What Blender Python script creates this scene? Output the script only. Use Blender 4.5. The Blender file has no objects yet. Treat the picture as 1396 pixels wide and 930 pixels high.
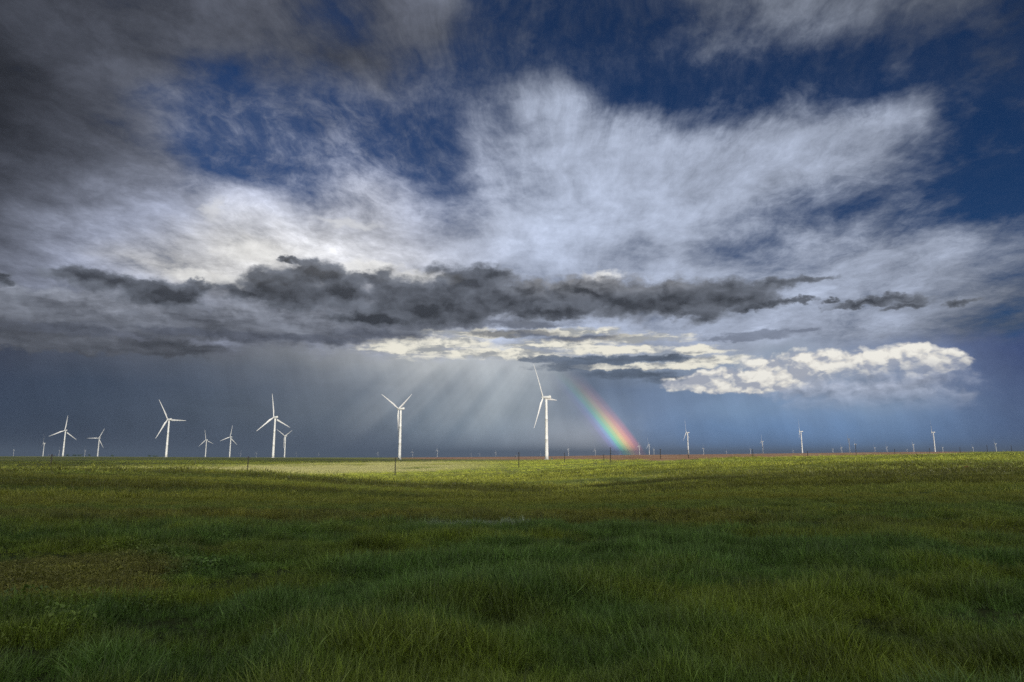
# Wind farm on a green prairie under a storm sky with a rainbow.
import bpy, bmesh, math, random
import numpy as np
from mathutils import Vector, Matrix, Euler

SC = bpy.context.scene
COL = SC.collection
random.seed(7)
RNG = np.random.default_rng(11)

# ------------------------------------------------------------------ camera
PITCH = math.radians(9.57)
FPX = 931.0                      # focal length in pixels of the 1396 px wide photograph (24 mm lens)
EYE = 1.75
cam_d = bpy.data.cameras.new('camera')
cam_d.lens = 24.0
cam_d.sensor_width = 36.0
cam_d.clip_start = 0.1
cam_d.clip_end = 80000
cam = bpy.data.objects.new('camera', cam_d)
COL.objects.link(cam)
cam.location = (0, 0, 0)         # world origin = the photographer's eye; ground is 1.75 m below
cam.rotation_euler = (math.pi / 2 + PITCH, 0, 0)
SC.camera = cam

SUN_EL = math.radians(21.75)
SUN_AZ = math.radians(153.25)     # clockwise from +Y (view direction): behind the camera, to the right
SUN_DIR = Vector((math.sin(SUN_AZ) * math.cos(SUN_EL), math.cos(SUN_AZ) * math.cos(SUN_EL), math.sin(SUN_EL)))


def lin(c):
    """sRGB 0..255 to linear"""
    out = []
    for v in c:
        v = v / 255.0
        out.append(v / 12.92 if v <= 0.04045 else ((v + 0.055) / 1.055) ** 2.4)
    return out


def sky_dir(px, py):
    """azimuth and elevation (degrees) of a direction given by where it is seen"""
    a = (px - 698) / FPX
    b = (465 - py) / FPX
    y = math.cos(PITCH) - b * math.sin(PITCH)
    z = math.sin(PITCH) + b * math.cos(PITCH)
    return math.degrees(math.atan2(a, y)), math.degrees(math.atan2(z, math.hypot(a, y)))

# ------------------------------------------------------------------ sky (world shader, laid out by azimuth and elevation)
world = bpy.data.worlds.new("World")
SC.world = world
world.use_nodes = True
wt = world.node_tree
wt.nodes.clear()


class G:
    """small helper that writes node expressions"""
    def __init__(self, tree):
        self.t = tree

    def _in(self, sock, v):
        if isinstance(v, (int, float)):
            try:
                sock.default_value = v
            except TypeError:
                sock.default_value = (v, v, v)
        elif isinstance(v, (tuple, list)):
            if sock.type == 'RGBA':
                v = tuple(v)[:3] + (1.0,)
            sock.default_value = v
        else:
            self.t.links.new(v, sock)

    def m(self, op, a, b=0.0, c=0.0, clamp=False):
        n = self.t.nodes.new('ShaderNodeMath')
        n.operation = op
        n.use_clamp = clamp
        self._in(n.inputs[0], a); self._in(n.inputs[1], b); self._in(n.inputs[2], c)
        return n.outputs[0]

    def v(self, op, a, b=(0, 0, 0), c=(0, 0, 0), scale=1.0):
        n = self.t.nodes.new('ShaderNodeVectorMath')
        n.operation = op
        self._in(n.inputs[0], a); self._in(n.inputs[1], b); self._in(n.inputs[2], c)
        self._in(n.inputs[3], scale)
        return n.outputs['Value'] if op in ('DOT_PRODUCT', 'LENGTH', 'DISTANCE') else n.outputs['Vector']

    def add(self, a, b): return self.m('ADD', a, b)
    def sub(self, a, b): return self.m('SUBTRACT', a, b)
    def mul(self, a, b): return self.m('MULTIPLY', a, b)
    def mad(self, a, b, c): return self.m('MULTIPLY_ADD', a, b, c)

    def rng(self, x, a, b, c=0.0, d=1.0, smooth=True):
        n = self.t.nodes.new('ShaderNodeMapRange')
        n.interpolation_type = 'SMOOTHSTEP' if smooth else 'LINEAR'
        n.clamp = True
        for i, q in enumerate((x, a, b, c, d)):
            self._in(n.inputs[i], q)
        return n.outputs[0]

    def mix(self, f, a, b, blend='MIX'):
        n = self.t.nodes.new('ShaderNodeMix')
        n.data_type = 'RGBA'
        n.blend_type = blend
        n.clamp_factor = True
        self._in(n.inputs[0], f); self._in(n.inputs[6], a); self._in(n.inputs[7], b)
        return n.outputs[2]

    def noise(self, vec, scale=1.0, detail=6, rough=0.5, dist=0.0, dims='2D', col=False, lac=2.0):
        n = self.t.nodes.new('ShaderNodeTexNoise')
        n.noise_dimensions = dims
        self._in(n.inputs['Vector'], vec)
        n.inputs['Scale'].default_value = scale
        n.inputs['Detail'].default_value = detail
        n.inputs['Roughness'].default_value = rough
        n.inputs['Lacunarity'].default_value = lac
        n.inputs['Distortion'].default_value = dist
        return n.outputs['Color'] if col else n.outputs['Fac']

    def xyz(self, x, y, z=0.0):
        n = self.t.nodes.new('ShaderNodeCombineXYZ')
        self._in(n.inputs[0], x); self._in(n.inputs[1], y); self._in(n.inputs[2], z)
        return n.outputs[0]

    def sep(self, v):
        n = self.t.nodes.new('ShaderNodeSeparateXYZ')
        self._in(n.inputs[0], v)
        return n.outputs

    def ramp(self, f, stops, interp='LINEAR'):
        n = self.t.nodes.new('ShaderNodeValToRGB')
        cr = n.color_ramp
        cr.interpolation = interp
        while len(cr.elements) > 1:
            cr.elements.remove(cr.elements[-1])
        for i, (p, c) in enumerate(stops):
            e = cr.elements[0] if i == 0 else cr.elements.new(p)
            e.position = p
            e.color = tuple(c)[:3] + (1.0,)
        self._in(n.inputs[0], f)
        return n.outputs[0]


g = G(wt)
tc = wt.nodes.new('ShaderNodeTexCoord')
DIR = g.v('NORMALIZE', tc.outputs['Generated'])
dx, dy, dz = g.sep(DIR)[:3]
AZ = g.mul(g.m('ARCTAN2', dx, dy), 180 / math.pi)
EL = g.mul(g.m('ARCSINE', dz), 180 / math.pi)
POS = g.xyz(AZ, EL)
# a flat cloud deck far overhead: gives cloud texture its perspective
inv = g.m('DIVIDE', 1.0, g.add(g.m('MAXIMUM', dz, 0.0), 0.13))
PLN = g.xyz(g.mul(dx, inv), g.mul(dy, inv))

# --- domain warp
wn = g.v('SUBTRACT', g.noise(PLN, 1.7, 5, 0.55, col=True), (0.5, 0.5, 0.5))
wn2 = g.v('SUBTRACT', g.noise(POS, 0.22, 6, 0.6, col=True), (0.5, 0.5, 0.5))
WPOS = g.v('ADD', POS, g.v('MULTIPLY', wn, (3.6, 3.0, 0)))
WPOS = g.v('ADD', WPOS, g.v('MULTIPLY', wn2, (1.6, 1.1, 0)))
WA, WE = g.sep(WPOS)[:2]

AZ0, AZ1 = -44.0, 44.0


def table_lookup(az, el, rows_px, cols_px, table, el_rows, jitter=None):
    """bilinear lookup, by azimuth and elevation, of a coarse table of cloud cover and colour"""
    T = np.array(table, float)                      # rows x cols x 3
    azs = np.linspace(-40, 40, 32)
    u = g.rng(az, AZ0, AZ1, smooth=False)
    res = None
    prev = None
    for e in el_rows:
        stops = []
        for a in azs:
            # where this direction would be seen
            ca, sa = math.cos(math.radians(a)), math.sin(math.radians(a))
            ce, se = math.cos(math.radians(e)), math.sin(math.radians(e))
            X, Y, Z = sa * ce, ca * ce, se
            yf = Y * math.cos(PITCH) + Z * math.sin(PITCH)
            zf = -Y * math.sin(PITCH) + Z * math.cos(PITCH)
            px = 698 + FPX * X / yf
            py = 465 - FPX * zf / yf
            fx = np.clip(np.interp(px, cols_px, np.arange(len(cols_px))), 0, len(cols_px) - 1)
            fy = np.clip(np.interp(py, rows_px, np.arange(len(rows_px))), 0, len(rows_px) - 1)
            i, j = int(min(fx, len(cols_px) - 2)), int(min(fy, len(rows_px) - 2))
            p, q = fx - i, fy - j
            c = (T[j, i] * (1 - p) + T[j, i + 1] * p) * (1 - q) + (T[j + 1, i] * (1 - p) + T[j + 1, i + 1] * p) * q
            stops.append(((a - AZ0) / (AZ1 - AZ0), c))
        row = g.ramp(u, stops, 'LINEAR')
        if res is None:
            res = row
        else:
            res = g.mix(g.rng(el, prev, e, smooth=False), res, row)
        prev = e
    return res


COLS = list(range(0, 1500, 100))
COLF = list(range(0, 1450, 50))
# upper sky: cloud cover (0 clear .. 9 closed) and cloud grey every 50 px
UP = {
    0: ("99999999878993356356678766655", [55, 62, 68, 72, 76, 78, 80, 82, 75, 74, 80, 100, 115, 90, 90, 95, 100, 90, 85, 95, 105, 115, 125, 115, 105, 95, 85, 75, 60]),
    40: ("99999997436885533235568765443", [48, 58, 66, 70, 72, 75, 76, 75, 66, 64, 72, 82, 92, 90, 95, 90, 85, 85, 90, 105, 115, 125, 145, 135, 115, 100, 85, 75, 60]),
    80: ("99998658999755322356553333221", [46, 55, 78, 72, 66, 66, 66, 68, 70, 70, 74, 90, 100, 105, 100, 95, 100, 110, 130, 135, 130, 125, 105, 95, 90, 85, 75, 65, 55]),
    120: ("99986654546654586200010024200", [44, 52, 60, 80, 105, 118, 115, 105, 105, 110, 112, 110, 118, 125, 145, 168, 165, 140, 120, 120, 120, 130, 140, 150, 160, 140, 110, 80, 60]),
    160: ("99887544223455788631467887200", [42, 48, 70, 85, 110, 130, 135, 135, 130, 130, 140, 135, 140, 150, 165, 178, 182, 178, 160, 150, 158, 165, 172, 180, 182, 170, 130, 90, 70]),
    200: ("99999524553446788888999885100", [46, 54, 66, 90, 125, 140, 135, 150, 155, 155, 140, 140, 145, 160, 170, 172, 170, 178, 188, 192, 190, 185, 182, 178, 170, 150, 110, 90, 80]),
    240: ("99999863357324799999997641001", [56, 72, 100, 125, 135, 150, 160, 145, 145, 160, 185, 145, 125, 150, 178, 185, 185, 188, 190, 190, 186, 180, 172, 160, 140, 110, 90, 100, 120]),
    280: ("99999998778856899999864564311", [65, 95, 118, 135, 148, 165, 190, 180, 175, 178, 188, 195, 160, 165, 190, 205, 208, 200, 192, 185, 175, 162, 150, 158, 162, 155, 140, 115, 110]),
    320: ("99999999999999999997457787755", [80, 110, 135, 155, 175, 195, 212, 220, 210, 200, 192, 185, 178, 185, 195, 200, 198, 192, 182, 168, 150, 158, 168, 172, 176, 176, 172, 158, 145]),
    360: ("99999999999999998888777899987", [100, 140, 168, 190, 212, 230, 240, 236, 230, 222, 212, 208, 205, 195, 188, 180, 174, 168, 165, 162, 158, 160, 168, 172, 172, 170, 165, 150, 130]),
    400: ("99999999999999888888888888876", [125, 138, 150, 160, 170, 182, 190, 194, 195, 193, 190, 188, 185, 185, 185, 182, 180, 178, 176, 174, 172, 172, 172, 170, 168, 158, 145, 125, 110]),
    440: ("99999999999999999999999998876", [115, 118, 120, 124, 128, 138, 150, 156, 160, 160, 160, 175, 190, 193, 195, 195, 195, 195, 195, 190, 185, 180, 175, 170, 165, 148, 130, 110, 95]),
    480: ("99999999999999999999998887765", [85, 88, 92, 96, 100, 105, 110, 118, 128, 145, 165, 176, 185, 188, 190, 185, 180, 178, 175, 175, 175, 170, 165, 155, 140, 125, 110, 95, 80]),
}
up_rows = sorted(UP)
up_tab = []
for r in up_rows:
    cov, gry = UP[r]
    # columns 0..14: cover, grey and an unused channel
    row = []
    for i in range(29):
        c_ = int(cov[i])
        if 250 <= i * 50 <= 600 and 80 <= r <= 260 and c_ < 8:
            c_ = max(0, c_ - 0.7)
        veil = np.interp(i * 50, [200, 500, 700, 850, 1000, 1400], [.44, .42, .24, .06, .05, .04])
        if r <= 90 and 600 <= i * 50 <= 1000:
            veil = max(veil, .20)
        if r <= 90 and i * 50 > 1000:
            veil = max(veil, .16)
        gr_ = gry[i] * (1.22 if gry[i] < 60 else 1.12 if gry[i] < 85 else 1.0)
        if i >= 18 and r in (160, 200, 240):
            gr_ *= 0.92
        if 16 <= i <= 18 and r <= 130:
            c_ *= 0.5
        row.append([1.12 * (c_ / 9.0) ** 1.35, gr_ / 255.0, veil])
    up_tab.append(row)
EL_UP = [7, 9, 11.5, 14, 16.5, 19, 21.5, 24, 26.5, 29, 31.5, 34, 37]
upv = table_lookup(WA, WE, up_rows, COLF, up_tab, EL_UP)
ch = wt.nodes.new('ShaderNodeSeparateColor')
wt.links.new(upv, ch.inputs[0])
COVER, GREY, VEILF = ch.outputs[0], ch.outputs[1], ch.outputs[2]

# clear sky behind the clouds
sky = wt.nodes.new('ShaderNodeTexSky')
sky.sky_type = 'NISHITA'
sky.sun_disc = False
sky.sun_elevation = SUN_EL
sky.sun_rotation = SUN_AZ
sky.altitude = 1500
sky.ozone_density = 3.0
SKYK = 10.0                                   # world strength is 0.1, cloud radiances are written 10x
blue = g.mix(1.0, sky.outputs[0], (0.0062, 0.0185, 0.0335), 'MULTIPLY')

blue = g.v('SCALE', blue, scale=g.rng(AZ, 4, -14, 1.0, 1.2))
# fibrous cirrus texture
# the streaks fan out from low in the middle of the view
fa_, fe_ = sky_dir(790, 430)
fq = g.sep(g.v('SUBTRACT', POS, (fa_, fe_, 0)))
fphi = g.m('ARCTAN2', fq[0], fq[1])
frad = g.m('LOGARITHM', g.add(g.m('SQRT', g.add(g.mul(fq[0], fq[0]), g.mul(fq[1], fq[1]))), 4.0), math.e)
FAN = g.xyz(fphi, frad)
FIB = g.v('MULTIPLY', FAN, (2.9, 2.0, 1))
FIB = g.v('ADD', FIB, g.v('SCALE', wn, scale=0.9))
n_a = g.noise(FIB, 1.6, 9, 0.62, 0.0)
n_b = g.noise(g.v('ADD', g.v('MULTIPLY', PLN, (2.6, 2.2, 1)), (7.3, 2.1, 0)), 1.5, 10, 0.64, 0.10)
n_c = g.noise(g.v('ADD', g.v('MULTIPLY', FAN, (10.5, 7.5, 1)), g.v('SCALE', wn, scale=3.2)), 1.3, 8, 0.72)
fr = g.rng(frad, math.log(11.0), math.log(30.0), 0.0, 1.0)
soft = g.noise(g.v('ADD', g.v('MULTIPLY', POS, (0.20, 0.26, 1)), g.v('SCALE', wn, scale=1.2)), 0.9, 8, 0.58)
n_a = g.add(g.mul(n_a, fr), g.mul(soft, g.sub(1.0, fr)))
n_c = g.add(g.mul(g.sub(n_c, 0.5), g.mad(fr, 0.75, 0.25)), 0.5)
n_mix = g.add(g.mad(n_a, 0.36, g.mul(n_b, 0.52)), g.mul(n_c, 0.12))
cov_n = g.mad(g.sub(n_mix, 0.5), 2.2, COVER)
alpha = g.m('MAXIMUM', g.rng(cov_n, 0.10, 1.02), g.mul(VEILF, g.rng(g.mad(n_c, 0.6, g.mul(n_b, 0.4)), 0.36, 0.70, 0.35, 1.6)))
tex = g.mad(g.sub(n_b, 0.5), g.rng(AZ, 0, -14, 0.55, 0.95), 1.0)
tex = g.mul(tex, g.mad(g.sub(n_a, 0.5), 0.50, g.mad(g.sub(n_c, 0.5), 0.36, 1.0)))
grey_l = g.m('POWER', g.mul(GREY, tex), 2.2)
tint = g.mix(g.rng(GREY, 0.60, 0.92), (0.87, 0.96, 1.25), (1.0, 0.99, 0.975))
tint = g.mix(g.rng(AZ, -12, 4), tint, (0.86, 0.98, 1.26))
cl_col = g.v('SCALE', tint, scale=grey_l)
sky_c = g.mix(alpha, blue, g.v('SCALE', cl_col, scale=1.0))

# lower sky: rain curtains and far air
LOWER = {
    470: [(70, 76, 92), (86, 90, 102), (96, 100, 110), (110, 114, 122), (135, 138, 142), (165, 165, 165), (185, 186, 184), (185, 188, 190), (170, 175, 182), (168, 174, 184), (165, 174, 188), (152, 164, 184), (132, 146, 176), (98, 112, 148), (64, 80, 122)],
    485: [(62, 70, 88), (78, 85, 100), (86, 93, 107), (98, 105, 117), (128, 134, 143), (167, 172, 177), (194, 198, 200), (192, 197, 202), (138, 148, 162), (150, 160, 172), (162, 173, 190), (150, 165, 186), (138, 154, 184), (104, 120, 156), (62, 78, 120)],
    520: [(57, 68, 88), (63, 75, 94), (71, 82, 100), (83, 93, 109), (99, 108, 122), (121, 130, 142), (148, 156, 165), (158, 168, 177), (92, 107, 131), (113, 130, 157), (130, 150, 179), (131, 152, 182), (126, 145, 175), (107, 125, 161), (66, 83, 123)],
    560: [(57, 69, 89), (63, 75, 93), (73, 84, 101), (81, 92, 107), (97, 107, 120), (113, 124, 137), (134, 146, 158), (146, 158, 168), (122, 137, 158), (118, 140, 173), (128, 156, 190), (130, 157, 193), (135, 161, 193), (114, 138, 173), (74, 93, 132)],
    600: [(46, 57, 76), (52, 62, 80), (62, 72, 88), (70, 80, 96), (84, 95, 110), (96, 108, 123), (118, 135, 152), (148, 164, 180), (182, 190, 202), (114, 144, 186), (112, 152, 204), (108, 150, 204), (114, 152, 202), (98, 132, 180), (74, 100, 146)],
    622: [(46, 52, 76), (50, 56, 78), (62, 68, 88), (72, 80, 98), (84, 92, 110), (98, 106, 126), (126, 138, 156), (160, 168, 182), (190, 192, 200), (142, 164, 200), (134, 164, 208), (134, 168, 216), (136, 172, 216), (120, 150, 194), (92, 116, 160)],
}
lo_rows = sorted(LOWER)
lo_tab = [[lin(c) for c in LOWER[r]] for r in lo_rows]
EL_LO = [-0.2, 0.9, 2.2, 3.6, 5.2, 6.8, 8.4, 9.6]
SW = g.v('ADD', POS, g.v('MULTIPLY', wn2, (4.0, 1.4, 0)))
sA, sE = g.sep(SW)[:2]
lowc = table_lookup(sA, sE, lo_rows, COLS, lo_tab, EL_LO)
# soft vertical streaks of falling rain
rain = g.noise(g.xyz(g.add(AZ, g.mul(EL, 0.28)), g.mul(EL, 0.12)), 0.55, 4, 0.5)
lowc = g.v('SCALE', lowc, scale=g.mad(g.sub(rain, 0.5), 0.30, 1.0))
bl = g.noise(g.v('MULTIPLY', POS, (0.5, 1.0, 1)), 0.42, 6, 0.55, 0.4)
lowc = g.v('SCALE', lowc, scale=g.mad(g.sub(bl, 0.5), 0.30, 1.0))
sky_c = g.mix(g.rng(g.add(EL, g.mul(g.sep(wn2)[1], 3.0)), 9.6, 7.4), sky_c, lowc)


def blobs(pos, lst, grow=1.0, smooth=0.25):
    """smallest squared reach to a set of ellipses (px, py, rx, ry): < 1 inside"""
    out = None
    for (px, py, rx, ry) in lst:
        a, e = sky_dir(px, py)
        ka = (sky_dir(px + rx, py)[0] - sky_dir(px - rx, py)[0]) / 2 * grow
        ke = (sky_dir(px, py - ry)[1] - sky_dir(px, py + ry)[1]) / 2 * grow
        q = g.v('MULTIPLY_ADD', pos, (1 / ka, 1 / ke, 0), (-a / ka, -e / ke, 0))
        d = g.v('LENGTH', q)
        out = d if out is None else g.m('SMOOTH_MIN', out, d, smooth)
    return out


# --- cauliflower relief: noise and the same noise nudged towards the light
CP = g.v('MULTIPLY', POS, (0.62, 1.0, 1))
wn3 = g.v('SUBTRACT', g.noise(CP, 0.9, 4, 0.6, col=True), (0.5, 0.5, 0.5))
CPW = g.v('ADD', CP, g.v('SCALE', wn3, scale=0.7))
r0 = g.noise(CPW, 0.62, 8, 0.55)
r1 = g.noise(g.v('ADD', CPW, (0.20, 0.32, 0)), 0.62, 6, 0.50)
def billow(vec, sc):
    n = wt.nodes.new('ShaderNodeTexVoronoi')
    n.voronoi_dimensions = '2D'
    n.feature = 'SMOOTH_F1'
    n.inputs['Scale'].default_value = sc
    n.inputs['Detail'].default_value = 2.0
    n.inputs['Roughness'].default_value = 0.5
    n.inputs['Lacunarity'].default_value = 2.3
    n.inputs['Smoothness'].default_value = 0.25
    wt.links.new(vec, n.inputs['Vector'])
    return n.outputs['Distance']


BW = g.v('ADD', CP, g.v('SCALE', wn3, scale=0.55))
CUM_POS = g.v('ADD', POS, g.v('MULTIPLY', wn3, (1.1, 0.7, 0)))
b0 = billow(BW, 0.72)
b1 = billow(g.v('ADD', BW, (0.14, 0.34, 0)), 0.72)
puff = g.sub(b1, b0)                           # > 0 on the lit side of each billow
relief = g.sub(r0, r1)                         # > 0 on faces turned to the light
edge = g.sub(r0, 0.5)
EDGE_POS = g.v('ADD', POS, g.v('MULTIPLY', wn3, (2.6, 1.5, 0)))

# --- long grey stratus under the dark row, left
STRATUS = [(30, 425, 130, 34), (150, 430, 160, 32), (300, 440, 170, 26), (430, 440, 140, 26), (540, 440, 90, 22),
           (60, 465, 120, 14), (200, 472, 120, 12)]
d = g.mad(edge, -1.1, blobs(EDGE_POS, STRATUS))
a_s = g.rng(d, 1.25, 0.72)
HST = g.noise(g.v('ADD', g.v('MULTIPLY', POS, (0.16, 0.9, 1)), g.v('SCALE', wn3, scale=0.35)), 0.9, 7, 0.55)
st_v = g.rng(EL, 8.4, 12.8, 0.10, 0.33, smooth=False)
st_v = g.mul(st_v, g.mad(g.sub(HST, 0.5), 2.1, 1.0))
st_v = g.mul(st_v, g.mad(relief, 1.4, 1.0))
st_c = g.v('SCALE', (0.89, 0.97, 1.17), scale=g.m('MAXIMUM', st_v, 0.03))
sky_c = g.mix(g.mul(a_s, 0.92), sky_c, st_c)

# --- cream lit streaks in the gap under the dark row
CREAM = [(560, 474, 62, 12), (615, 468, 50, 9), (690, 482, 95, 7), (760, 470, 80, 7), (830, 478, 70, 6), (650, 455, 60, 6),
         (870, 462, 60, 7), (790, 452, 60, 5), (950, 478, 40, 6), (900, 499, 60, 4), (830, 500, 60, 3), (965, 492, 45, 6)]
STREAK = g.v('ADD', POS, g.v('MULTIPLY', wn3, (3.4, 0.9, 0)))
d = blobs(STREAK, CREAM)
hs = g.noise(g.v('ADD', g.v('MULTIPLY', POS, (0.30, 1.5, 1)), g.v('SCALE', wn3, scale=0.5)), 0.95, 8, 0.6)
d = g.mad(g.sub(hs, 0.5), -1.7, d)
a_c = g.rng(d, 1.45, 0.55)
cr_c = g.mix(g.rng(g.add(relief, g.mul(g.sub(hs, 0.45), 1.3)), -0.12, 0.22), lin((165, 168, 170)), lin((247, 243, 228)))
sky_c = g.mix(a_c, sky_c, cr_c)

# --- slate lenses right of the gap
LENS = [(800, 492, 60, 6), (880, 489, 60, 5), (770, 500, 45, 5), (860, 510, 65, 6), (910, 517, 30, 6), (740, 489, 30, 4), (915, 487, 25, 5)]
d = blobs(STREAK, LENS)
d = g.mad(g.sub(hs, 0.5), -1.3, d)
a_l = g.rng(d, 1.35, 0.7)
ln_c = g.v('SCALE', lin((92, 104, 122)), scale=g.mad(g.sub(hs, 0.5), 1.6, 1.0))
sky_c = g.mix(g.mul(a_l, 0.9), sky_c, ln_c)

# --- thin grey lens above the white bank
d = blobs(STREAK, [(1040, 456, 55, 7), (1000, 462, 40, 4), (1100, 450, 25, 3)])
d = g.mad(g.sub(hs, 0.5), -0.9, d)
sky_c = g.mix(g.rng(d, 1.3, 0.6, 0, 0.75), sky_c, lin((112, 120, 138)))

# --- white cumulus bank, right
VEIL = [(1180, 535, 110, 30), (1250, 540, 70, 34), (1100, 530, 70, 16), (1312, 542, 22, 16)]
d = g.mad(edge, -1.5, blobs(EDGE_POS, VEIL))
vl_c = g.v('SCALE', lin((176, 183, 200)), scale=g.mad(relief, 2.2, 1.0))
sky_c = g.mix(g.mul(g.rng(d, 1.45, 0.25, 0, 0.80), g.rng(EL, 2.6, 5.6)), sky_c, vl_c)
WHITE = [(955, 524, 62, 9), (1010, 522, 70, 14), (985, 510, 30, 10), (1050, 500, 34, 17), (1095, 496, 40, 19), (1075, 518, 70, 17),
         (1150, 499, 44, 21), (1200, 490, 42, 21), (1240, 481, 40, 19), (1286, 492, 34, 17), (1110, 508, 70, 16), (1050, 516, 70, 14), (1180, 510, 120, 22), (980, 520, 70, 12), (1190, 504, 90, 22), (1255, 500, 54, 18),
         (1130, 516, 60, 17), (1300, 498, 18, 9)]
d = g.mad(edge, -0.75, g.mad(g.sub(b0, 0.42), 0.50, blobs(CUM_POS, WHITE, 1.12, 0.3)))
a_w = g.rng(d, 1.20, 0.80)
# flat base: the bank ends along its condensation level, fading downwards on the right
base = g.rng(g.add(EL, g.mul(edge, 1.2)), g.rng(AZ, 20, 27, 4.75, 5.2), g.rng(AZ, 20, 27, 5.1, 7.3))
a_w = g.mul(a_w, base)
lit = g.mad(puff, 1.35, g.rng(g.mad(edge, 3.5, EL), 5.0, 8.4, 0.26, 0.66))
lit = g.mad(relief, 1.6, g.add(lit, g.mul(edge, 0.6)))
wh_c = g.ramp(g.add(lit, -0.10), [(0.0, lin((172, 177, 190))), (0.25, lin((200, 202, 207))), (0.50, lin((230, 227, 221))), (0.80, lin((252, 249, 240)))])
sky_c = g.mix(a_w, sky_c, wh_c)
d = g.mad(edge, -1.0, blobs(STREAK, [(1392, 482, 14, 3), (1200, 489, 6, 2)]))

# --- small bright tufts and the lone wisp
d = g.mad(edge, -1.4, blobs(EDGE_POS, [(292, 286, 14, 16), (468, 304, 46, 6)]))
sky_c = g.mix(g.rng(d, 1.5, 0.2, 0, 0.65), sky_c, lin((218, 219, 222)))

# --- the row of dark broken cumulus
DARK = [(125, 378, 48, 11), (165, 386, 60, 9), (215, 401, 44, 15), (248, 408, 30, 12), (268, 389, 16, 6),
        (340, 400, 44, 9), (390, 388, 52, 18), (432, 372, 30, 12), (395, 354, 15, 4), (400, 405, 60, 14), (470, 397, 40, 18), (505, 380, 26, 9),
        (545, 398, 44, 20), (580, 418, 62, 22), (640, 388, 42, 18), (668, 376, 26, 9), (622, 418, 80, 20), (520, 436, 70, 8),
        (715, 402, 48, 17), (745, 424, 62, 10), (790, 400, 48, 16), (826, 390, 32, 13), (850, 412, 60, 14), (900, 402, 46, 16),
        (945, 412, 56, 18), (935, 428, 22, 7), (985, 394, 52, 12), (1045, 388, 56, 8), (1100, 382, 44, 5), (1020, 421, 26, 6), (1005, 410, 46, 9),
        (1072, 410, 34, 4), (1128, 411, 16, 3), (1215, 406, 30, 7), (1180, 413, 42, 5), (1245, 409, 28, 5), (1235, 418, 26, 4), (1306, 411, 16, 5),
        (4, 380, 14, 6),
        ]
SHELF = [(250, 452, 110, 5), (340, 458, 90, 6), (430, 462, 90, 6), (510, 455, 60, 8), (90, 448, 110, 7), (560, 440, 90, 10), (700, 455, 70, 5), (790, 460, 60, 6), (720, 443, 60, 5), (640, 440, 80, 8)]
d = g.mad(g.sub(hs, 0.5), -1.6, g.mad(edge, -0.8, blobs(STREAK, SHELF)))
sky_c = g.mix(g.rng(d, 1.5, 0.4, 0, 0.80), sky_c, g.v('SCALE', lin((86, 91, 104)), scale=g.mad(relief, 1.4, 1.0)))
BANK = [(330, 405, 120, 26), (450, 410, 120, 32), (580, 415, 130, 34), (720, 412, 120, 30), (860, 412, 110, 26), (980, 405, 90, 18), (180, 408, 110, 20)]
d = g.mad(edge, -1.1, blobs(EDGE_POS, BANK, 1.0, 0.4))
bk_c = g.v('SCALE', (0.90, 0.97, 1.16), scale=g.m('MAXIMUM', g.mad(relief, 0.55, g.mad(g.sub(hs, 0.5), 0.42, g.rng(AZ, -30, -4, 0.245, 0.20))), 0.06))
sky_c = g.mix(g.rng(d, 1.30, 0.45, 0, 0.75), sky_c, bk_c)
LITTOP = [(500, 366, 44, 11), (565, 378, 50, 9), (275, 378, 60, 10), (345, 345, 46, 18), (610, 380, 26, 6), (820, 374, 34, 6)]
d = g.mad(edge, -1.5, blobs(EDGE_POS, LITTOP))
sky_c = g.mix(g.rng(d, 1.5, 0.3, 0, 0.75), sky_c, g.v('SCALE', lin((242, 241, 238)), scale=g.mad(relief, 0.8, 1.0)))
BW2 = g.v('ADD', CP, g.v('SCALE', wn3, scale=0.8))
b2 = billow(BW2, 0.40)
b3 = billow(g.v('ADD', BW2, (0.10, 0.55, 0)), 0.40)
puff2 = g.sub(b3, b2)
DARK = [(x, y, rx * 1.15, ry * (1.25 if ry > 8 else 1.0)) for (x, y, rx, ry) in DARK]
dd = blobs(EDGE_POS, DARK, 1.42, 0.50)
d = g.mad(edge, -1.15, g.mad(g.sub(b2, 0.42), 0.35, dd))
a_d = g.rng(d, 1.12, 0.60)
core = g.rng(d, 0.95, 0.0)
rim = g.mul(g.mul(g.rng(AZ, -2, 3), g.rng(AZ, 20, 13)), g.rng(EL, 12.6, 14.8))
dk = g.mad(core, -0.108, 0.158)
dk = g.mad(g.add(g.mul(relief, 0.8), g.mul(puff2, 0.55)), 0.24, dk)
dk = g.add(dk, g.mul(rim, g.mad(relief, 0.5, 0.07)))
dk = g.m('MAXIMUM', dk, 0.042)
dk_c = g.v('SCALE', g.mix(rim, (0.88, 0.98, 1.20), (0.96, 0.98, 1.05)), scale=dk)
sky_c = g.mix(g.mul(a_d, 0.93), sky_c, dk_c)

# --- sunbeams slanting through the rain under the gap
fa, fe = sky_dir(980, 70)
q = g.v('SUBTRACT', POS, (fa, fe, 0))
qa, qe = g.sep(q)[:2]
phi = g.m('ARCTAN2', qa, g.mul(qe, -1.0))
beam = g.noise(g.xyz(g.mul(phi, 10.0), 0.0), 1.0, 3, 0.55)
beam = g.rng(beam, 0.26, 0.82)
bm = g.mul(g.rng(phi, -0.40, -0.56), g.rng(phi, -1.15, -0.75))
bm = g.mul(bm, g.mul(g.rng(EL, 0.0, 3.5, 0.35, 1.0), g.rng(EL, 8.6, 7.0)))
bm = g.mul(bm, g.mul(g.rng(AZ, 5.5, 2.5), g.rng(AZ, -19, -6)))
sky_c = g.v('ADD', sky_c, g.v('SCALE', (0.19, 0.19, 0.18), scale=g.mul(bm, beam)))

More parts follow.
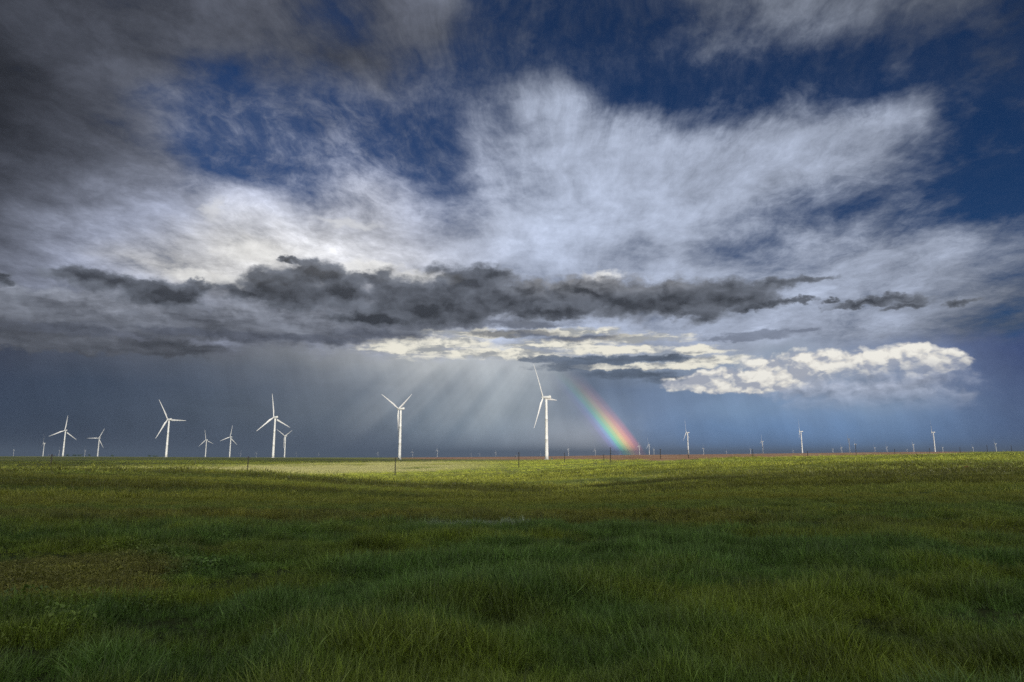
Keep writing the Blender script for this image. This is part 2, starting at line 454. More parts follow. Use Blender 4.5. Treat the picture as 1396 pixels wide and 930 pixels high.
# --- rainbow: 42 degrees around the point opposite the sun
anti = g.v('DOT_PRODUCT', DIR, tuple(-SUN_DIR))
th = g.mul(g.m('ARCCOSINE', anti), 180 / math.pi)
bow = g.ramp(g.rng(th, 40.0, 42.95, smooth=False), [
    (0.00, (0, 0, 0)), (0.18, (.015, .01, .03)), (0.30, (.05, .04, .15)), (0.38, (.05, .12, .26)), (0.47, (.04, .30, .16)),
    (0.56, (.20, .34, .05)), (0.65, (.46, .28, .02)), (0.76, (.44, .12, .02)), (0.87, (.22, .03, .02)), (1.0, (0, 0, 0))], 'EASE')
bow_f = g.mul(g.rng(EL, 7.4, 0.2, 0.0, 1.0, smooth=False), g.rng(AZ, 1.0, 4.0))
bow_f = g.m('POWER', bow_f, 1.7)
sky_c = g.mix(g.mul(bow_f, g.rng(th, 43.5, 41.5, 0, 0.25)), sky_c, lin((205, 205, 205)))
sky_c = g.v('ADD', sky_c, g.v('SCALE', bow, scale=g.mul(bow_f, g.rng(EL, 0.0, 4.0, 4.6, 1.6, smooth=False))))

# --- unseen sky behind and overhead, raised to bright broken cloud to lighten the foreground
bn = g.noise(g.v('MULTIPLY', PLN, (1.4, 1.4, 1)), 1.2, 5, 0.55)
back_c = g.mix(g.rng(bn, 0.35, 0.65), g.v('SCALE', sky.outputs[0], scale=0.10), (1.9, 1.86, 1.76))
top_c = g.mix(g.rng(bn, 0.35, 0.65), (0.30, 0.36, 0.46), (0.85, 0.88, 0.92))
sky_c = g.mix(g.rng(EL, 42, 62), sky_c, top_c)
sky_c = g.mix(g.rng(dy, 0.20, -0.30), sky_c, back_c)

bg = wt.nodes.new('ShaderNodeBackground')
bg.inputs['Strength'].default_value = 0.1
wt.links.new(g.v('SCALE', sky_c, scale=10.0), bg.inputs['Color'])
wo = wt.nodes.new('ShaderNodeOutputWorld')
wt.links.new(bg.outputs[0], wo.inputs['Surface'])
world.cycles.sampling_method = 'MANUAL'
world.cycles.sample_map_resolution = 512

# ------------------------------------------------------------------ terrain
def _hash(ix, iy, seed):
    h = (ix.astype(np.int64) * 374761393 + iy.astype(np.int64) * 668265263 + seed * 974634777) & 0x7fffffff
    h = ((h ^ (h >> 13)) * 1274126177) & 0x7fffffff
    return ((h ^ (h >> 16)) & 0xffff) / 65535.0


def vnoise(x, y, seed=0):
    x = np.asarray(x, float); y = np.asarray(y, float)
    ix, iy = np.floor(x), np.floor(y)
    fx, fy = x - ix, y - iy
    fx = fx * fx * (3 - 2 * fx); fy = fy * fy * (3 - 2 * fy)
    a = _hash(ix, iy, seed); b = _hash(ix + 1, iy, seed)
    c = _hash(ix, iy + 1, seed); d = _hash(ix + 1, iy + 1, seed)
    return (a * (1 - fx) + b * fx) * (1 - fy) + (c * (1 - fx) + d * fx) * fy


def fbm(x, y, octv=4, seed=0):
    s, amp, tot = 0.0, 1.0, 0.0
    for o in range(octv):
        s = s + amp * vnoise(x * 2 ** o + 17.3 * o, y * 2 ** o - 9.1 * o, seed + o)
        tot += amp
        amp *= 0.5
    return s / tot


def sstep(a, b, x):
    u = np.clip((np.asarray(x, float) - a) / (b - a), 0, 1)
    return u * u * (3 - 2 * u)


T_COLS = [-.9, -.674, -.387, -.171, .01, .06, .144, .26, .352, .433, .504, .56, .61, .66, .70, .74, .95]
Y_ROWS = {
    6:    [-1.75] * 17,
    20:   [-2.0] * 17,
    50:   [-2.5, -2.6, -2.8, -3.1, -3.15, -3.1, -2.95, -2.75, -2.6, -2.55, -2.5, -2.5, -2.4, -2.4, -2.4, -2.35, -2.3],
    100:  [-2.8, -2.9, -3.5, -4.7, -5.0, -4.9, -4.5, -3.7, -3.4, -3.2, -3.1, -3.0, -2.9, -2.8, -2.7, -2.65, -2.5],
    180:  [-3.0, -3.2, -4.1, -6.7, -7.2, -6.8, -5.8, -4.3, -3.8, -3.4, -3.1, -2.9, -2.75, -2.6, -2.5, -2.4, -2.0],
    260:  [-8.2, -8.7, -8.3, -8.9, -7.8, -7.1, -5.5, -3.5, -3.0, -2.6, -2.3, -2.1, -1.9, -1.6, -1.4, -1.2, -.8],
    340:  [-9.2, -9.5, -9.6, -10.2, -7.6, -6.7, -4.6, -2.3, -2.0, -1.9, -1.6, -1.4, -1.2, -.9, -.6, -.3, 0],
    420:  [-8.4, -8.8, -9.2, -9.5, -7.0, -6.0, -3.8, -1.4, -1.5, -1.5, -1.2, -1.0, -.8, -.2, .2, .6, 1.0],
    500:  [-6.6, -7.0, -8.0, -8.8, -6.5, -5.6, -3.0, -.7, -1.2, -1.2, -.8, -.6, -.2, .5, 1.0, 1.6, 2.2],
    620:  [-4.6, -5.0, -6.2, -7.6, -6.2, -5.4, -2.1, -.1, -.2, -.2, .3, .4, .7, 1.7, 2.4, 3.0, 3.8],
    800:  [-2.8, -3.0, -4.2, -6.4, -6.0, -5.2, -.6, .9, 1.4, 1.8, 2.4, 2.6, 3.0, 3.9, 4.8, 5.7, 6.6],
    1000: [-1.8, -2.0, -3.2, -5.5, -4.3, -3.4, .7, 1.9, 2.9, 3.7, 4.5, 5.1, 5.5, 6.0, 6.6, 7.1, 7.8],
    1300: [-1.0, -1.2, -2.8, -4.9, -2.6, -1.7, 1.9, 2.9, 4.4, 5.6, 6.7, 7.5, 8.0, 8.2, 8.5, 8.7, 9.4],
    1800: [-.6, -.7, -3.3, -4.7, -1.6, -.8, 2.8, 3.6, 5.4, 7.0, 8.4, 9.4, 10.0, 10.2, 10.4, 10.6, 11.],
    3000: [-4., -4., -6., -6., -3., -2., 2., 3., 5., 6., 8., 9., 9., 9., 9., 9., 9.],
    6000: [-12.] * 8 + [-8.] * 9,
    12000: [-30.] * 17,
    40000: [-160.] * 17,
    90000: [-600.] * 17,
}


def _build_table():
    ys = np.array(sorted(Y_ROWS), float)
    zt = np.array([Y_ROWS[int(y)] for y in ys], float)
    ly = np.log(ys)
    LY = np.linspace(ly[0], ly[-1], 420)
    TT = np.linspace(-.9, .95, 220)
    cols = []
    for j in range(zt.shape[1]):                      # smooth cubic along the distance
        z = zt[:, j]
        d = np.diff(z) / np.diff(ly)
        m = np.zeros_like(z)
        m[1:-1] = np.where(d[:-1] * d[1:] > 0, 2 * d[:-1] * d[1:] / (d[:-1] + d[1:] + 1e-12), 0)
        m[0], m[-1] = d[0], d[-1]
        k = np.clip(np.searchsorted(ly, LY, side='right') - 1, 0, len(ly) - 2)
        h = ly[k + 1] - ly[k]
        u = (LY - ly[k]) / h
        cols.append((1 + 2 * u) * (1 - u) ** 2 * z[k] + u * (1 - u) ** 2 * h * m[k] + u * u * (3 - 2 * u) * z[k + 1] + u * u * (u - 1) * h * m[k + 1])
    M = np.array(cols).T
    D = np.array([np.interp(TT, T_COLS, M[i]) for i in range(len(LY))])
    ker = np.exp(-0.5 * (np.arange(-10, 11) / 4.0) ** 2); ker /= ker.sum()
    P = np.pad(D, ((0, 0), (10, 10)), mode='edge')
    D = np.array([np.convolve(r, ker, 'valid') for r in P])
    ker2 = np.exp(-0.5 * (np.arange(-3, 4) / 1.2) ** 2); ker2 /= ker2.sum()
    P = np.pad(D, ((3, 3), (0, 0)), mode='edge')
    D = np.array([np.convolve(P[:, j], ker2, 'valid') for j in range(D.shape[1])]).T
    return LY, TT, D


_LY, _TT, _ZT = _build_table()


def tcoords(X, Y):
    """(t, depth) with directions outside the view folded to its sides"""
    X = np.asarray(X, float); Y = np.asarray(Y, float)
    r = np.hypot(X, Y)
    az = np.arctan2(X, Y)
    lim = math.radians(42)
    azc = np.clip(az, -lim, lim)
    t = np.clip(np.tan(azc), -.9, .95)
    return t, np.maximum(r * np.cos(azc), 0.5)


def height(X, Y):
    t, d = tcoords(X, Y)
    i = np.clip((np.log(np.maximum(d, 6.0)) - _LY[0]) / (_LY[1] - _LY[0]), 0, len(_LY) - 1.001)
    j = np.clip((t - _TT[0]) / (_TT[1] - _TT[0]), 0, len(_TT) - 1.001)
    i0, j0 = i.astype(int), j.astype(int)
    u, v = i - i0, j - j0
    z = (_ZT[i0, j0] * (1 - v) + _ZT[i0, j0 + 1] * v) * (1 - u) + (_ZT[i0 + 1, j0] * (1 - v) + _ZT[i0 + 1, j0 + 1] * v) * u
    amp = sstep(4, 30, d)
    z = z + (fbm(np.asarray(X) / 38.0, np.asarray(Y) / 38.0, 4, 3) - 0.5) * 0.9 * amp * (1 - 0.5 * sstep(300, 900, d))
    X = np.asarray(X, float); Y = np.asarray(Y, float)
    z = z + (fbm(X / 120.0, Y / 40.0, 3, 13) - 0.5) * 2.6 * sstep(40, 110, d) * (1 - sstep(330, 600, d))
    # a shallow washed-out gully with a low bank, right of the middle
    ex, ey = 46.0 - 8.0, 196.0 - 104.0
    L2 = ex * ex + ey * ey
    u = ((X - 8.0) * ex + (Y - 104.0) * ey) / L2
    wig = (fbm(u * 4, u * 0 + 2.2, 3, 19) - 0.5) * 16
    off = ((X - 8.0) * ey - (Y - 104.0) * ex) / math.sqrt(L2) + wig
    z = z - 1.5 * np.exp(-(np.where(off > 0, off / 4.5, off / 11.0)) ** 2) * sstep(-.25, .1, u) * (1 - sstep(.85, 1.25, u)) * (d > 40)
    z = z + (fbm(np.asarray(X) / 5.0, np.asarray(Y) / 5.0, 3, 5) - 0.5) * 0.14 * sstep(2, 8, d) * (1 - sstep(150, 500, d))
    return z


def h1(x, y):
    return float(height(np.array([x]), np.array([y]))[0])


# land cover, 0..1 each: ploughed brown earth, straw-pale grass, dirt road
BROWN_T = [-.20, -.15, -.08, 0, .06, .10, .15, .22, .30, .36, .43, .50, .60, .66, .70]
BROWN_Y = [1600, 1300, 1150, 1080, 1000, 760, 540, 440, 500, 580, 640, 690, 760, 900, 1500]


def cover(X, Y):
    t, d = tcoords(X, Y)
    wob = fbm(np.asarray(X) / 60.0, np.asarray(Y) / 60.0, 4, 41)
    yb = np.interp(t, BROWN_T, BROWN_Y) * 0.88
    brown = sstep(0.98, 1.03, d / yb + (wob - .5) * .10) * sstep(-.20, -.12, t) * (1 - sstep(.62, .68, t))
    strip = np.abs(t) * 0
    # pale dry strip on the far side of the swale (left and centre)
    ps = np.interp(t, [-.9, -.7, -.4, -.2, -.05, .1], [430, 430, 500, 700, 760, 760])
    pn = np.interp(t, [-.9, -.7, -.4, -.2, -.05, .1], [300, 300, 330, 400, 420, 400])
    pale = sstep(-30, 30, d - pn) * (1 - sstep(-30, 40, d - ps)) * (1 - sstep(-.12, .02, t))
    pale = pale * sstep(.34, .55, wob + .18 * fbm(np.asarray(X) / 14., np.asarray(Y) / 14., 3, 43))
    yr = np.interp(t, [.55, .62, .70, .80, .95], [900, 740, 640, 600, 560])
    road = sstep(.54, .60, t) * (1 - sstep(10, 14, np.abs(d - yr)))
    return brown, pale, road


def make_ground():
    az = np.concatenate([np.arange(-180, -48, 6.0), np.arange(-48, 48.01, 0.45), np.arange(54, 180, 6.0)])
    rr = [1.2]
    while rr[-1] < 22000:
        rr.append(rr[-1] * (1.03 if rr[-1] < 120 else 1.018 if rr[-1] < 2500 else 1.05))
    rr = np.array(rr)
    A, R = np.meshgrid(np.radians(az), rr)
    X, Y = R * np.sin(A), R * np.cos(A)
    Z = height(X.ravel(), Y.ravel())
    n_a, n_r = len(az), len(rr)
    verts = np.column_stack([X.ravel(), Y.ravel(), Z])
    verts = np.vstack([verts, [[0, 0, -1.75]]])
    faces = []
    for i in range(n_r - 1):
        for j in range(n_a):
            k = (j + 1) % n_a
            faces.append((i * n_a + j, i * n_a + k, (i + 1) * n_a + k, (i + 1) * n_a + j))
    c = len(verts) - 1
    for j in range(n_a):
        faces.append((c, (j + 1) % n_a, j))
    me = bpy.data.meshes.new('ground')
    me.from_pydata(verts.tolist(), [], faces)
    me.polygons.foreach_set('use_smooth', [True] * len(me.polygons))
    b, p, r = cover(verts[:, 0], verts[:, 1])
    at = me.color_attributes.new('cover', 'FLOAT_COLOR', 'POINT')
    buf = np.column_stack([b, p, r, np.ones(len(b))]).astype(np.float32).ravel()
    at.data.foreach_set('color', buf)
    o = bpy.data.objects.new('ground', me)
    COL.objects.link(o)
    o['kind'] = 'structure'
    o['label'] = 'rolling green prairie running out to the horizon'
    # upward normals
    if me.polygons[0].normal.z < 0:
        me.flip_normals()
    return o


def new_mat(name):
    m = bpy.data.materials.new(name)
    m.use_nodes = True
    m.node_tree.nodes.clear()
    return m, G(m.node_tree)


def out(gm, shader):
    o = gm.t.nodes.new('ShaderNodeOutputMaterial')
    gm.t.links.new(shader, o.inputs['Surface'])


def bsdf(gm, col, rough=0.8, spec=0.2, normal=None, metal=0.0):
    n = gm.t.nodes.new('ShaderNodeBsdfPrincipled')
    gm._in(n.inputs['Base Color'], col)
    gm._in(n.inputs['Roughness'], rough)
    n.inputs['Specular IOR Level'].default_value = spec
    n.inputs['Metallic'].default_value = metal
    if normal is not None:
        gm.t.links.new(normal, n.inputs['Normal'])
    return n.outputs[0]


def bump(gm, hgt, strength=0.5, dist=0.1):
    n = gm.t.nodes.new('ShaderNodeBump')
    n.inputs['Strength'].default_value = strength
    n.inputs['Distance'].default_value = dist
    gm.t.links.new(hgt, n.inputs['Height'])
    return n.outputs[0]


def attr(gm, name, typ='GEOMETRY'):
    n = gm.t.nodes.new('ShaderNodeAttribute')
    n.attribute_name = name
    n.attribute_type = typ
    return n


GM, gg = new_mat('prairie_ground')
gpos = gg.t.nodes.new('ShaderNodeNewGeometry').outputs['Position']
gxy = gg.v('MULTIPLY', gpos, (1, 1, 0))
n1 = gg.noise(gxy, 0.013, 6, 0.6)
n2 = gg.noise(gg.v('MULTIPLY', gxy, (0.4, 1, 1)), 0.06, 6, 0.62)
n3 = gg.noise(gxy, 0.9, 4, 0.6)
gcol = gg.mix(gg.rng(n1, 0.38, 0.62), (0.115, 0.135, 0.033), (0.165, 0.170, 0.048))
gcol = gg.mix(gg.rng(n2, 0.52, 0.70), gcol, (0.24, 0.22, 0.085))
gcol = gg.mix(gg.rng(n2, 0.46, 0.30), gcol, (0.080, 0.100, 0.026))
gcol = gg.mix(gg.rng(n3, 0.35, 0.75, 0.0, 0.55), gcol, (0.055, 0.065, 0.024))
# near the photographer the soil is painted darker for the shaded pockets between the grass
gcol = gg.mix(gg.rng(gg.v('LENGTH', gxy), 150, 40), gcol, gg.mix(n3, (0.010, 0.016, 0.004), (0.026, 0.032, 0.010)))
gsep = gg.t.nodes.new('ShaderNodeSeparateColor')
gg.t.links.new(attr(gg, 'cover').outputs['Color'], gsep.inputs[0])
furrow = gg.noise(gg.v('MULTIPLY', gxy, (0.12, 1.0, 1)), 0.16, 4, 0.5)
brown = gg.mix(gg.rng(furrow, 0.35, 0.65), (0.165, 0.088, 0.050), (0.255, 0.155, 0.092))
brown = gg.mix(gg.rng(n1, 0.52, 0.66, 0, 0.6), brown, (0.30, 0.21, 0.13))
gcol = gg.mix(gg.rng(n2, 0.34, 0.6), gcol, gg.mix(gsep.outputs[1], gcol, (0.38, 0.35, 0.16)))
gcol = gg.mix(gsep.outputs[1], gcol, (0.33, 0.31, 0.13))
gcol = gg.mix(gsep.outputs[0], gcol, brown)
gcol = gg.mix(gsep.outputs[2], gcol, (0.40, 0.33, 0.24))
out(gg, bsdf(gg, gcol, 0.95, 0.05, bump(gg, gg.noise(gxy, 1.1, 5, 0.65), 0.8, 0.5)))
ground = make_ground()
ground.data.materials.append(GM)

# ------------------------------------------------------------------ grass: one object, clumps instanced on points
def blade_mesh(name, n_blades, spread, hmin, hmax, wid, seg, seed, lean=0.35, seedhead=0.0):
    r = np.random.default_rng(seed)
    V, F, UV = [], [], []
    for b in range(n_blades):
        rad = spread * math.sqrt(r.random()) if spread < 0.6 else spread * r.random()
        a = r.random() * 2 * math.pi
        bx, by = rad * math.cos(a), rad * math.sin(a)
        h = hmin + (hmax - hmin) * r.random() ** 1.3
        ld = a + r.normal() * 1.1
        ln = abs(r.normal()) * lean + 0.06
        fa = r.random() * math.pi
        fx, fy = math.cos(fa), math.sin(fa)
        w = wid * (0.6 + 0.8 * r.random())
        base = len(V)
        tone = r.random()
        for s in range(seg + 1):
            u = s / seg
            off = ln * h * (u ** 1.9)
            z = h * u * (1 - 0.30 * ln * u * u)
            ww = w * (1 - u ** 1.6) * 0.5 + 0.0003
            if s == seg:
                V.append((bx + math.cos(ld) * off, by + math.sin(ld) * off, z)); UV.append((u, tone))
            else:
                cx, cy = bx + math.cos(ld) * off, by + math.sin(ld) * off
                V.append((cx - fx * ww, cy - fy * ww, z)); UV.append((u, tone))
                V.append((cx + fx * ww, cy + fy * ww, z)); UV.append((u, tone))
        for s in range(seg):
            if s == seg - 1:
                F.append((base + 2 * s, base + 2 * s + 1, base + 2 * s + 2))
            else:
                F.append((base + 2 * s, base + 2 * s + 1, base + 2 * s + 3, base + 2 * s + 2))
        if r.random() < seedhead:                        # a slim seed head on a stalk
            tx, ty, tz = V[-1]
            hb = len(V)
            L, q = 0.07 * h / 0.35, 0.010
            for (ox, oz) in ((0, -L * .4), (q, L * .2), (0, L), (-q, L * .2)):
                V.append((tx + fx * ox, ty + fy * ox, tz + oz)); UV.append((1.0, 2.0))
            F.append((hb, hb + 1, hb + 2, hb + 3))
    me = bpy.data.meshes.new(name)
    me.from_pydata(V, [], F)
    me.polygons.foreach_set('use_smooth', [True] * len(me.polygons))
    at = me.attributes.new('blade', 'FLOAT2', 'POINT')
    at.data.foreach_set('vector', np.array(UV, np.float32).ravel())
    return me


def leafy_mesh(name, n, spread, h, leaf, seed):
    """low weed with small rounded leaves"""
    r = np.random.default_rng(seed)
    V, F, UV = [], [], []
    for b in range(n):
        rad = spread * math.sqrt(r.random()); a = r.random() * 2 * math.pi
        z = h * (0.25 + 0.75 * r.random()) * (1 - 0.4 * rad / spread)
        c = Vector((rad * math.cos(a), rad * math.sin(a), z))
        e = Euler((r.normal() * 0.7, r.normal() * 0.7, r.random() * 6.28))
        s = leaf * (0.6 + 0.8 * r.random())
        k = len(V)
        for (x, y) in ((0, -.5), (.32, -.1), (.22, .3), (0, .55), (-.22, .3), (-.32, -.1)):
            p = Vector((x * s, y * s, abs(x) * s * .4)); p.rotate(e)
            V.append(tuple(c + p)); UV.append((0.7, r.random()))
        F.append(tuple(range(k, k + 6)))
    me = bpy.data.meshes.new(name)
    me.from_pydata(V, [], F)
    at = me.attributes.new('blade', 'FLOAT2', 'POINT')
    at.data.foreach_set('vector', np.array(UV, np.float32).ravel())
    return me


GR, gr = new_mat('grass_blades')
ti = attr(gr, 'tint', 'INSTANCER')
bl_ = gr.sep(attr(gr, 'blade').outputs['Vector'])
base_c = ti.outputs['Color']
c_tip = gr.mix(0.5, base_c, (0.11, 0.15, 0.055))
col = gr.mix(gr.rng(bl_[0], 0.55, 1.0, 0, 0.55), base_c, c_tip)
col = gr.v('SCALE', col, scale=gr.rng(bl_[1], 0, 1, 0.48, 1.60, smooth=False))
col = gr.mix(gr.rng(bl_[1], 1.4, 1.6), col, (0.12, 0.11, 0.05))
gn = gr.t.nodes.new('ShaderNodeNewGeometry').outputs['Normal']
# fine hairs and the bent, curled blade spread the light: soften the facet normal towards the zenith
gn = gr.v('NORMALIZE', gr.v('ADD', gn, (0, 0, 0.75)))
d1 = gr.t.nodes.new('ShaderNodeBsdfDiffuse'); gr._in(d1.inputs['Color'], col); gr.t.links.new(gn, d1.inputs['Normal'])
d2 = gr.t.nodes.new('ShaderNodeBsdfTranslucent'); gr._in(d2.inputs['Color'], gr.v('MULTIPLY', col, (0.9, 1.05, 0.55)))
mx = gr.t.nodes.new('ShaderNodeMixShader'); mx.inputs[0].default_value = 0.32
gr.t.links.new(d1.outputs[0], mx.inputs[1]); gr.t.links.new(d2.outputs[0], mx.inputs[2])
gl = gr.t.nodes.new('ShaderNodeBsdfGlossy'); gl.inputs['Roughness'].default_value = 0.45
gl.inputs['Color'].default_value = (0.8, 0.8, 0.8, 1)
mx2 = gr.t.nodes.new('ShaderNodeMixShader'); mx2.inputs[0].default_value = 0.02
gr.t.links.new(mx.outputs[0], mx2.inputs[1]); gr.t.links.new(gl.outputs[0], mx2.inputs[2])
out(gr, mx2.outputs[0])

tpl = bpy.data.collections.new('grass_templates')
TPL = []


def add_tpl(me):
    me.materials.append(GR)
    o = bpy.data.objects.new('%03d' % len(TPL), me)
    tpl.objects.link(o)
    TPL.append(o)


for k in range(6):                                   # 0-5 near tufts
    add_tpl(blade_mesh('tuft', 30, 0.095, 0.08, 0.30, 0.0072, 4, 100 + k, 0.55, 0.0))
for k in range(5):                                   # 6-10 middle tufts
    add_tpl(blade_mesh('tuft', 60, 0.20, 0.08, 0.26, 0.0105, 3, 200 + k, 0.5, 0.0))
for k in range(4):                                   # 11-14 far clumps
    add_tpl(blade_mesh('tuft', 80, 0.70, 0.09, 0.27, 0.024, 2, 300 + k, 0.5))
for k in range(3):                                   # 15-17 very far clumps
    add_tpl(blade_mesh('tuft', 90, 2.2, 0.14, 0.42, 0.075, 2, 400 + k, 0.5))
for k in range(3):                                   # 18-20 leafy weeds
    add_tpl(leafy_mesh('weed', 120, 0.22, 0.22, 0.032, 500 + k))


def scatter(r0, r1, density, half=42.0, seed=0):
    r = np.random.default_rng(seed)
    area = math.radians(2 * half) * 0.5 * (r1 * r1 - r0 * r0)
    n = int(area * density)
    R = np.sqrt(r.random(n) * (r1 * r1 - r0 * r0) + r0 * r0)
    A = np.radians((r.random(n) * 2 - 1) * half)
    return R * np.sin(A), R * np.cos(A)


C_BLUE = np.array([0.060, 0.108, 0.021])             # lush blue-green
C_YEL = np.array([0.094, 0.122, 0.013])              # yellow-green
C_RED = np.array([0.125, 0.088, 0.020])              # ripening, brownish
C_STRAW = np.array([0.36, 0.335, 0.14])
C_SAGE = np.array([0.19, 0.22, 0.165])

PTS = []


def add_points(X, Y, kinds, s0, s1, seed, thin=True):
    r = np.random.default_rng(seed)
    n = len(X)
    brown, pale, road = cover(X, Y)
    t, d = tcoords(X, Y)
    big = fbm(X / 9.0, Y / 4.5, 4, 61)                # patches seen as long streaks across the view
    mid = fbm(X / 2.2, Y / 1.5, 3, 67)
    small = fbm(X / 3.2 + 50, Y / 2.0, 3, 77)
    st1 = fbm(X / 34.0, Y / 4.0, 4, 71)
    st2 = fbm(X / 150.0, Y / 13.0, 4, 73)
    w1, w2 = sstep(22, 50, d), sstep(90, 190, d)
    patch = (0.45 * big + 0.55 * small) * (1 - w1) + w1 * ((0.25 * big + 0.75 * st1) * (1 - w2) + w2 * (0.15 * big + 0.85 * st2))
    swell = w1 * (st1 * (1 - w2) + w2 * st2) + (1 - w1) * 0.5
    keep = r.random(n) > np.maximum(brown, road)
    if thin:                                          # hollows where the grass is short and thin
        keep &= r.random(n) < 0.30 + 0.70 * sstep(.36, .50, mid * 0.5 + big * 0.25 + 0.25 * fbm(X / 0.9, Y / 0.9, 2, 141))
    yel = sstep(.44, .62, patch)[:, None]
    red = (sstep(.52, .68, fbm(X / 26.0, Y / 8.0, 4, 83)) * sstep(10, 26, d) * (1 - sstep(110, 200, d)))[:, None]
    c = C_BLUE * (1 - yel) + C_YEL * yel
    c = c * (1 - 0.55 * red) + C_RED * 0.55 * red
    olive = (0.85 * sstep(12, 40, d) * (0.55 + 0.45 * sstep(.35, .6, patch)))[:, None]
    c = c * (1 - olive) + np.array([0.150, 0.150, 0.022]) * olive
    # toward the sunny middle distance the sward colour is drier, and lifted for the sunlight
    dry_sunlit = sstep(120, 300, d)[:, None]
    c = c * (1 + 0.40 * dry_sunlit) + np.array([0.04, 0.045, 0.0]) * dry_sunlit
    rough = (0.45 + 1.1 * sstep(.30, .70, fbm(X / 110.0, Y / 11.0, 4, 91)))[:, None]
    far_w = sstep(30, 80, d)[:, None]
    c = c * (rough * far_w + 1 - far_w)
    c = c * (1 - pale[:, None]) + C_STRAW * pale[:, None]
    # weeds at the left of the foreground
    weed = sstep(1.0, .55, np.hypot((X + 7.2) / 3.0, (Y - 10.6) / 4.0) + 0.8 * (fbm(X / 1.6, Y / 1.6, 3, 161) - .5))[:, None]
    c = c * (1 - 0.8 * weed) + np.array([0.125, 0.108, 0.024]) * 0.8 * weed
    sage = (sstep(1, .6, np.hypot((X + 0.5) / 2.5, (Y - 20.3) / 0.95) + 1.1 * (fbm(X / .9, Y / .7, 3, 171) - .5)) * (r.random(n) < 0.38))[:, None]
    c = c * (1 - sage) + C_SAGE * sage
    nr = (1 - 0.80 * w1)[:, None]
    c = c * (1 + nr * (0.8 * r.random((n, 1)) - 0.4)) * (1 + nr * (0.9 * (fbm(X / 0.8, Y / 0.6, 2, 151)[:, None] - .5)))
    hump = fbm(X / 0.9, Y / 0.9, 2, 141)
    sc = (s0 + (s1 - s0) * r.random(n)) * (0.32 + 0.5 * sstep(.28, .66, mid * 0.5 + big * 0.5) + 0.78 * sstep(.28, .74, hump)) * (0.65 + 0.7 * sstep(.3, .7, swell))
    sc = sc * (1 - 0.35 * weed[:, 0])
    k = r.choice(kinds, n)
    Z = height(X, Y)
    # wind from the left front lays the blades over a little
    rx = r.normal(0, 0.09, n) + (fbm(X / 1.0, Y / 1.0, 2, 121) - .5) * 1.5
    ry = r.normal(0, 0.09, n) + (fbm(X / 1.0, Y / 1.0, 2, 131) - .5) * 1.5 + 0.08
    rz = r.random(n) * 2 * math.pi * 0.999
    m = keep
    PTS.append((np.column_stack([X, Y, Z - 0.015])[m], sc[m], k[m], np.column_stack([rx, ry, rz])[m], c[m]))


X, Y = scatter(2.6, 9.5, 300, 44, 1);   add_points(X, Y, [0, 1, 2, 3, 4, 5], .70, 1.10, 21)
X, Y = scatter(9.5, 20, 150, 43, 2);    add_points(X, Y, [0, 1, 2, 3, 4, 5], .75, 1.15, 22)
X, Y = scatter(20, 48, 32, 42, 3);     add_points(X, Y, [6, 7, 8, 9, 10], .75, 1.15, 23)
X, Y = scatter(48, 130, 5.0, 42, 4);   add_points(X, Y, [11, 12, 13, 14], .65, 1.1, 24)
X, Y = scatter(130, 320, 0.65, 42, 5); add_points(X, Y, [11, 12, 13, 14, 15, 16, 17], .7, 1.1, 25, False)
X, Y = scatter(320, 800, 0.11, 42, 6); add_points(X, Y, [15, 16, 17], .8, 1.2, 26, False)
# leafy weeds in the left foreground
r_ = np.random.default_rng(5)
wx = -7.0 + r_.normal(0, 1.5, 900); wy = 10.6 + r_.normal(0, 1.9, 900)
wm = wy > 3.5
add_points(wx[wm], wy[wm], [18, 19, 20], .7, 1.3, 27, False)

P = np.vstack([p[0] for p in PTS]); S = np.concatenate([p[1] for p in PTS]); K = np.concatenate([p[2] for p in PTS])
RT = np.vstack([p[3] for p in PTS]); CC = np.vstack([p[4] for p in PTS])
pm = bpy.data.meshes.new('grass')
pm.vertices.add(len(P))
pm.vertices.foreach_set('co', P.astype(np.float32).ravel())
a = pm.attributes.new('scl', 'FLOAT', 'POINT'); a.data.foreach_set('value', S.astype(np.float32))
a = pm.attributes.new('which', 'INT', 'POINT'); a.data.foreach_set('value', K.astype(np.int32))
a = pm.attributes.new('rot', 'FLOAT_VECTOR', 'POINT'); a.data.foreach_set('vector', RT.astype(np.float32).ravel())
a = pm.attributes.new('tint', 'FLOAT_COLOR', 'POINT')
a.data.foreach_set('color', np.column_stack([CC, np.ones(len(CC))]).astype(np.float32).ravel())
grass = bpy.data.objects.new('grass', pm)
COL.objects.link(grass)
grass['kind'] = 'stuff'
grass['label'] = 'long green prairie grass with paler and browner patches'
grass['category'] = 'grass'

ng = bpy.data.node_groups.new('grass_scatter', 'GeometryNodeTree')
ng.interface.new_socket('Geometry', in_out='INPUT', socket_type='NodeSocketGeometry')
ng.interface.new_socket('Geometry', in_out='OUTPUT', socket_type='NodeSocketGeometry')
gi = ng.nodes.new('NodeGroupInput'); go = ng.nodes.new('NodeGroupOutput')
m2p = ng.nodes.new('GeometryNodeMeshToPoints')
ci = ng.nodes.new('GeometryNodeCollectionInfo')
ci.inputs['Collection'].default_value = tpl
ci.inputs['Separate Children'].default_value = True
ci.inputs['Reset Children'].default_value = True
iop = ng.nodes.new('GeometryNodeInstanceOnPoints')
iop.inputs['Pick Instance'].default_value = True


def named(name, typ):
    n = ng.nodes.new('GeometryNodeInputNamedAttribute')
    n.data_type = typ
    n.inputs['Name'].default_value = name
    return n.outputs[0]


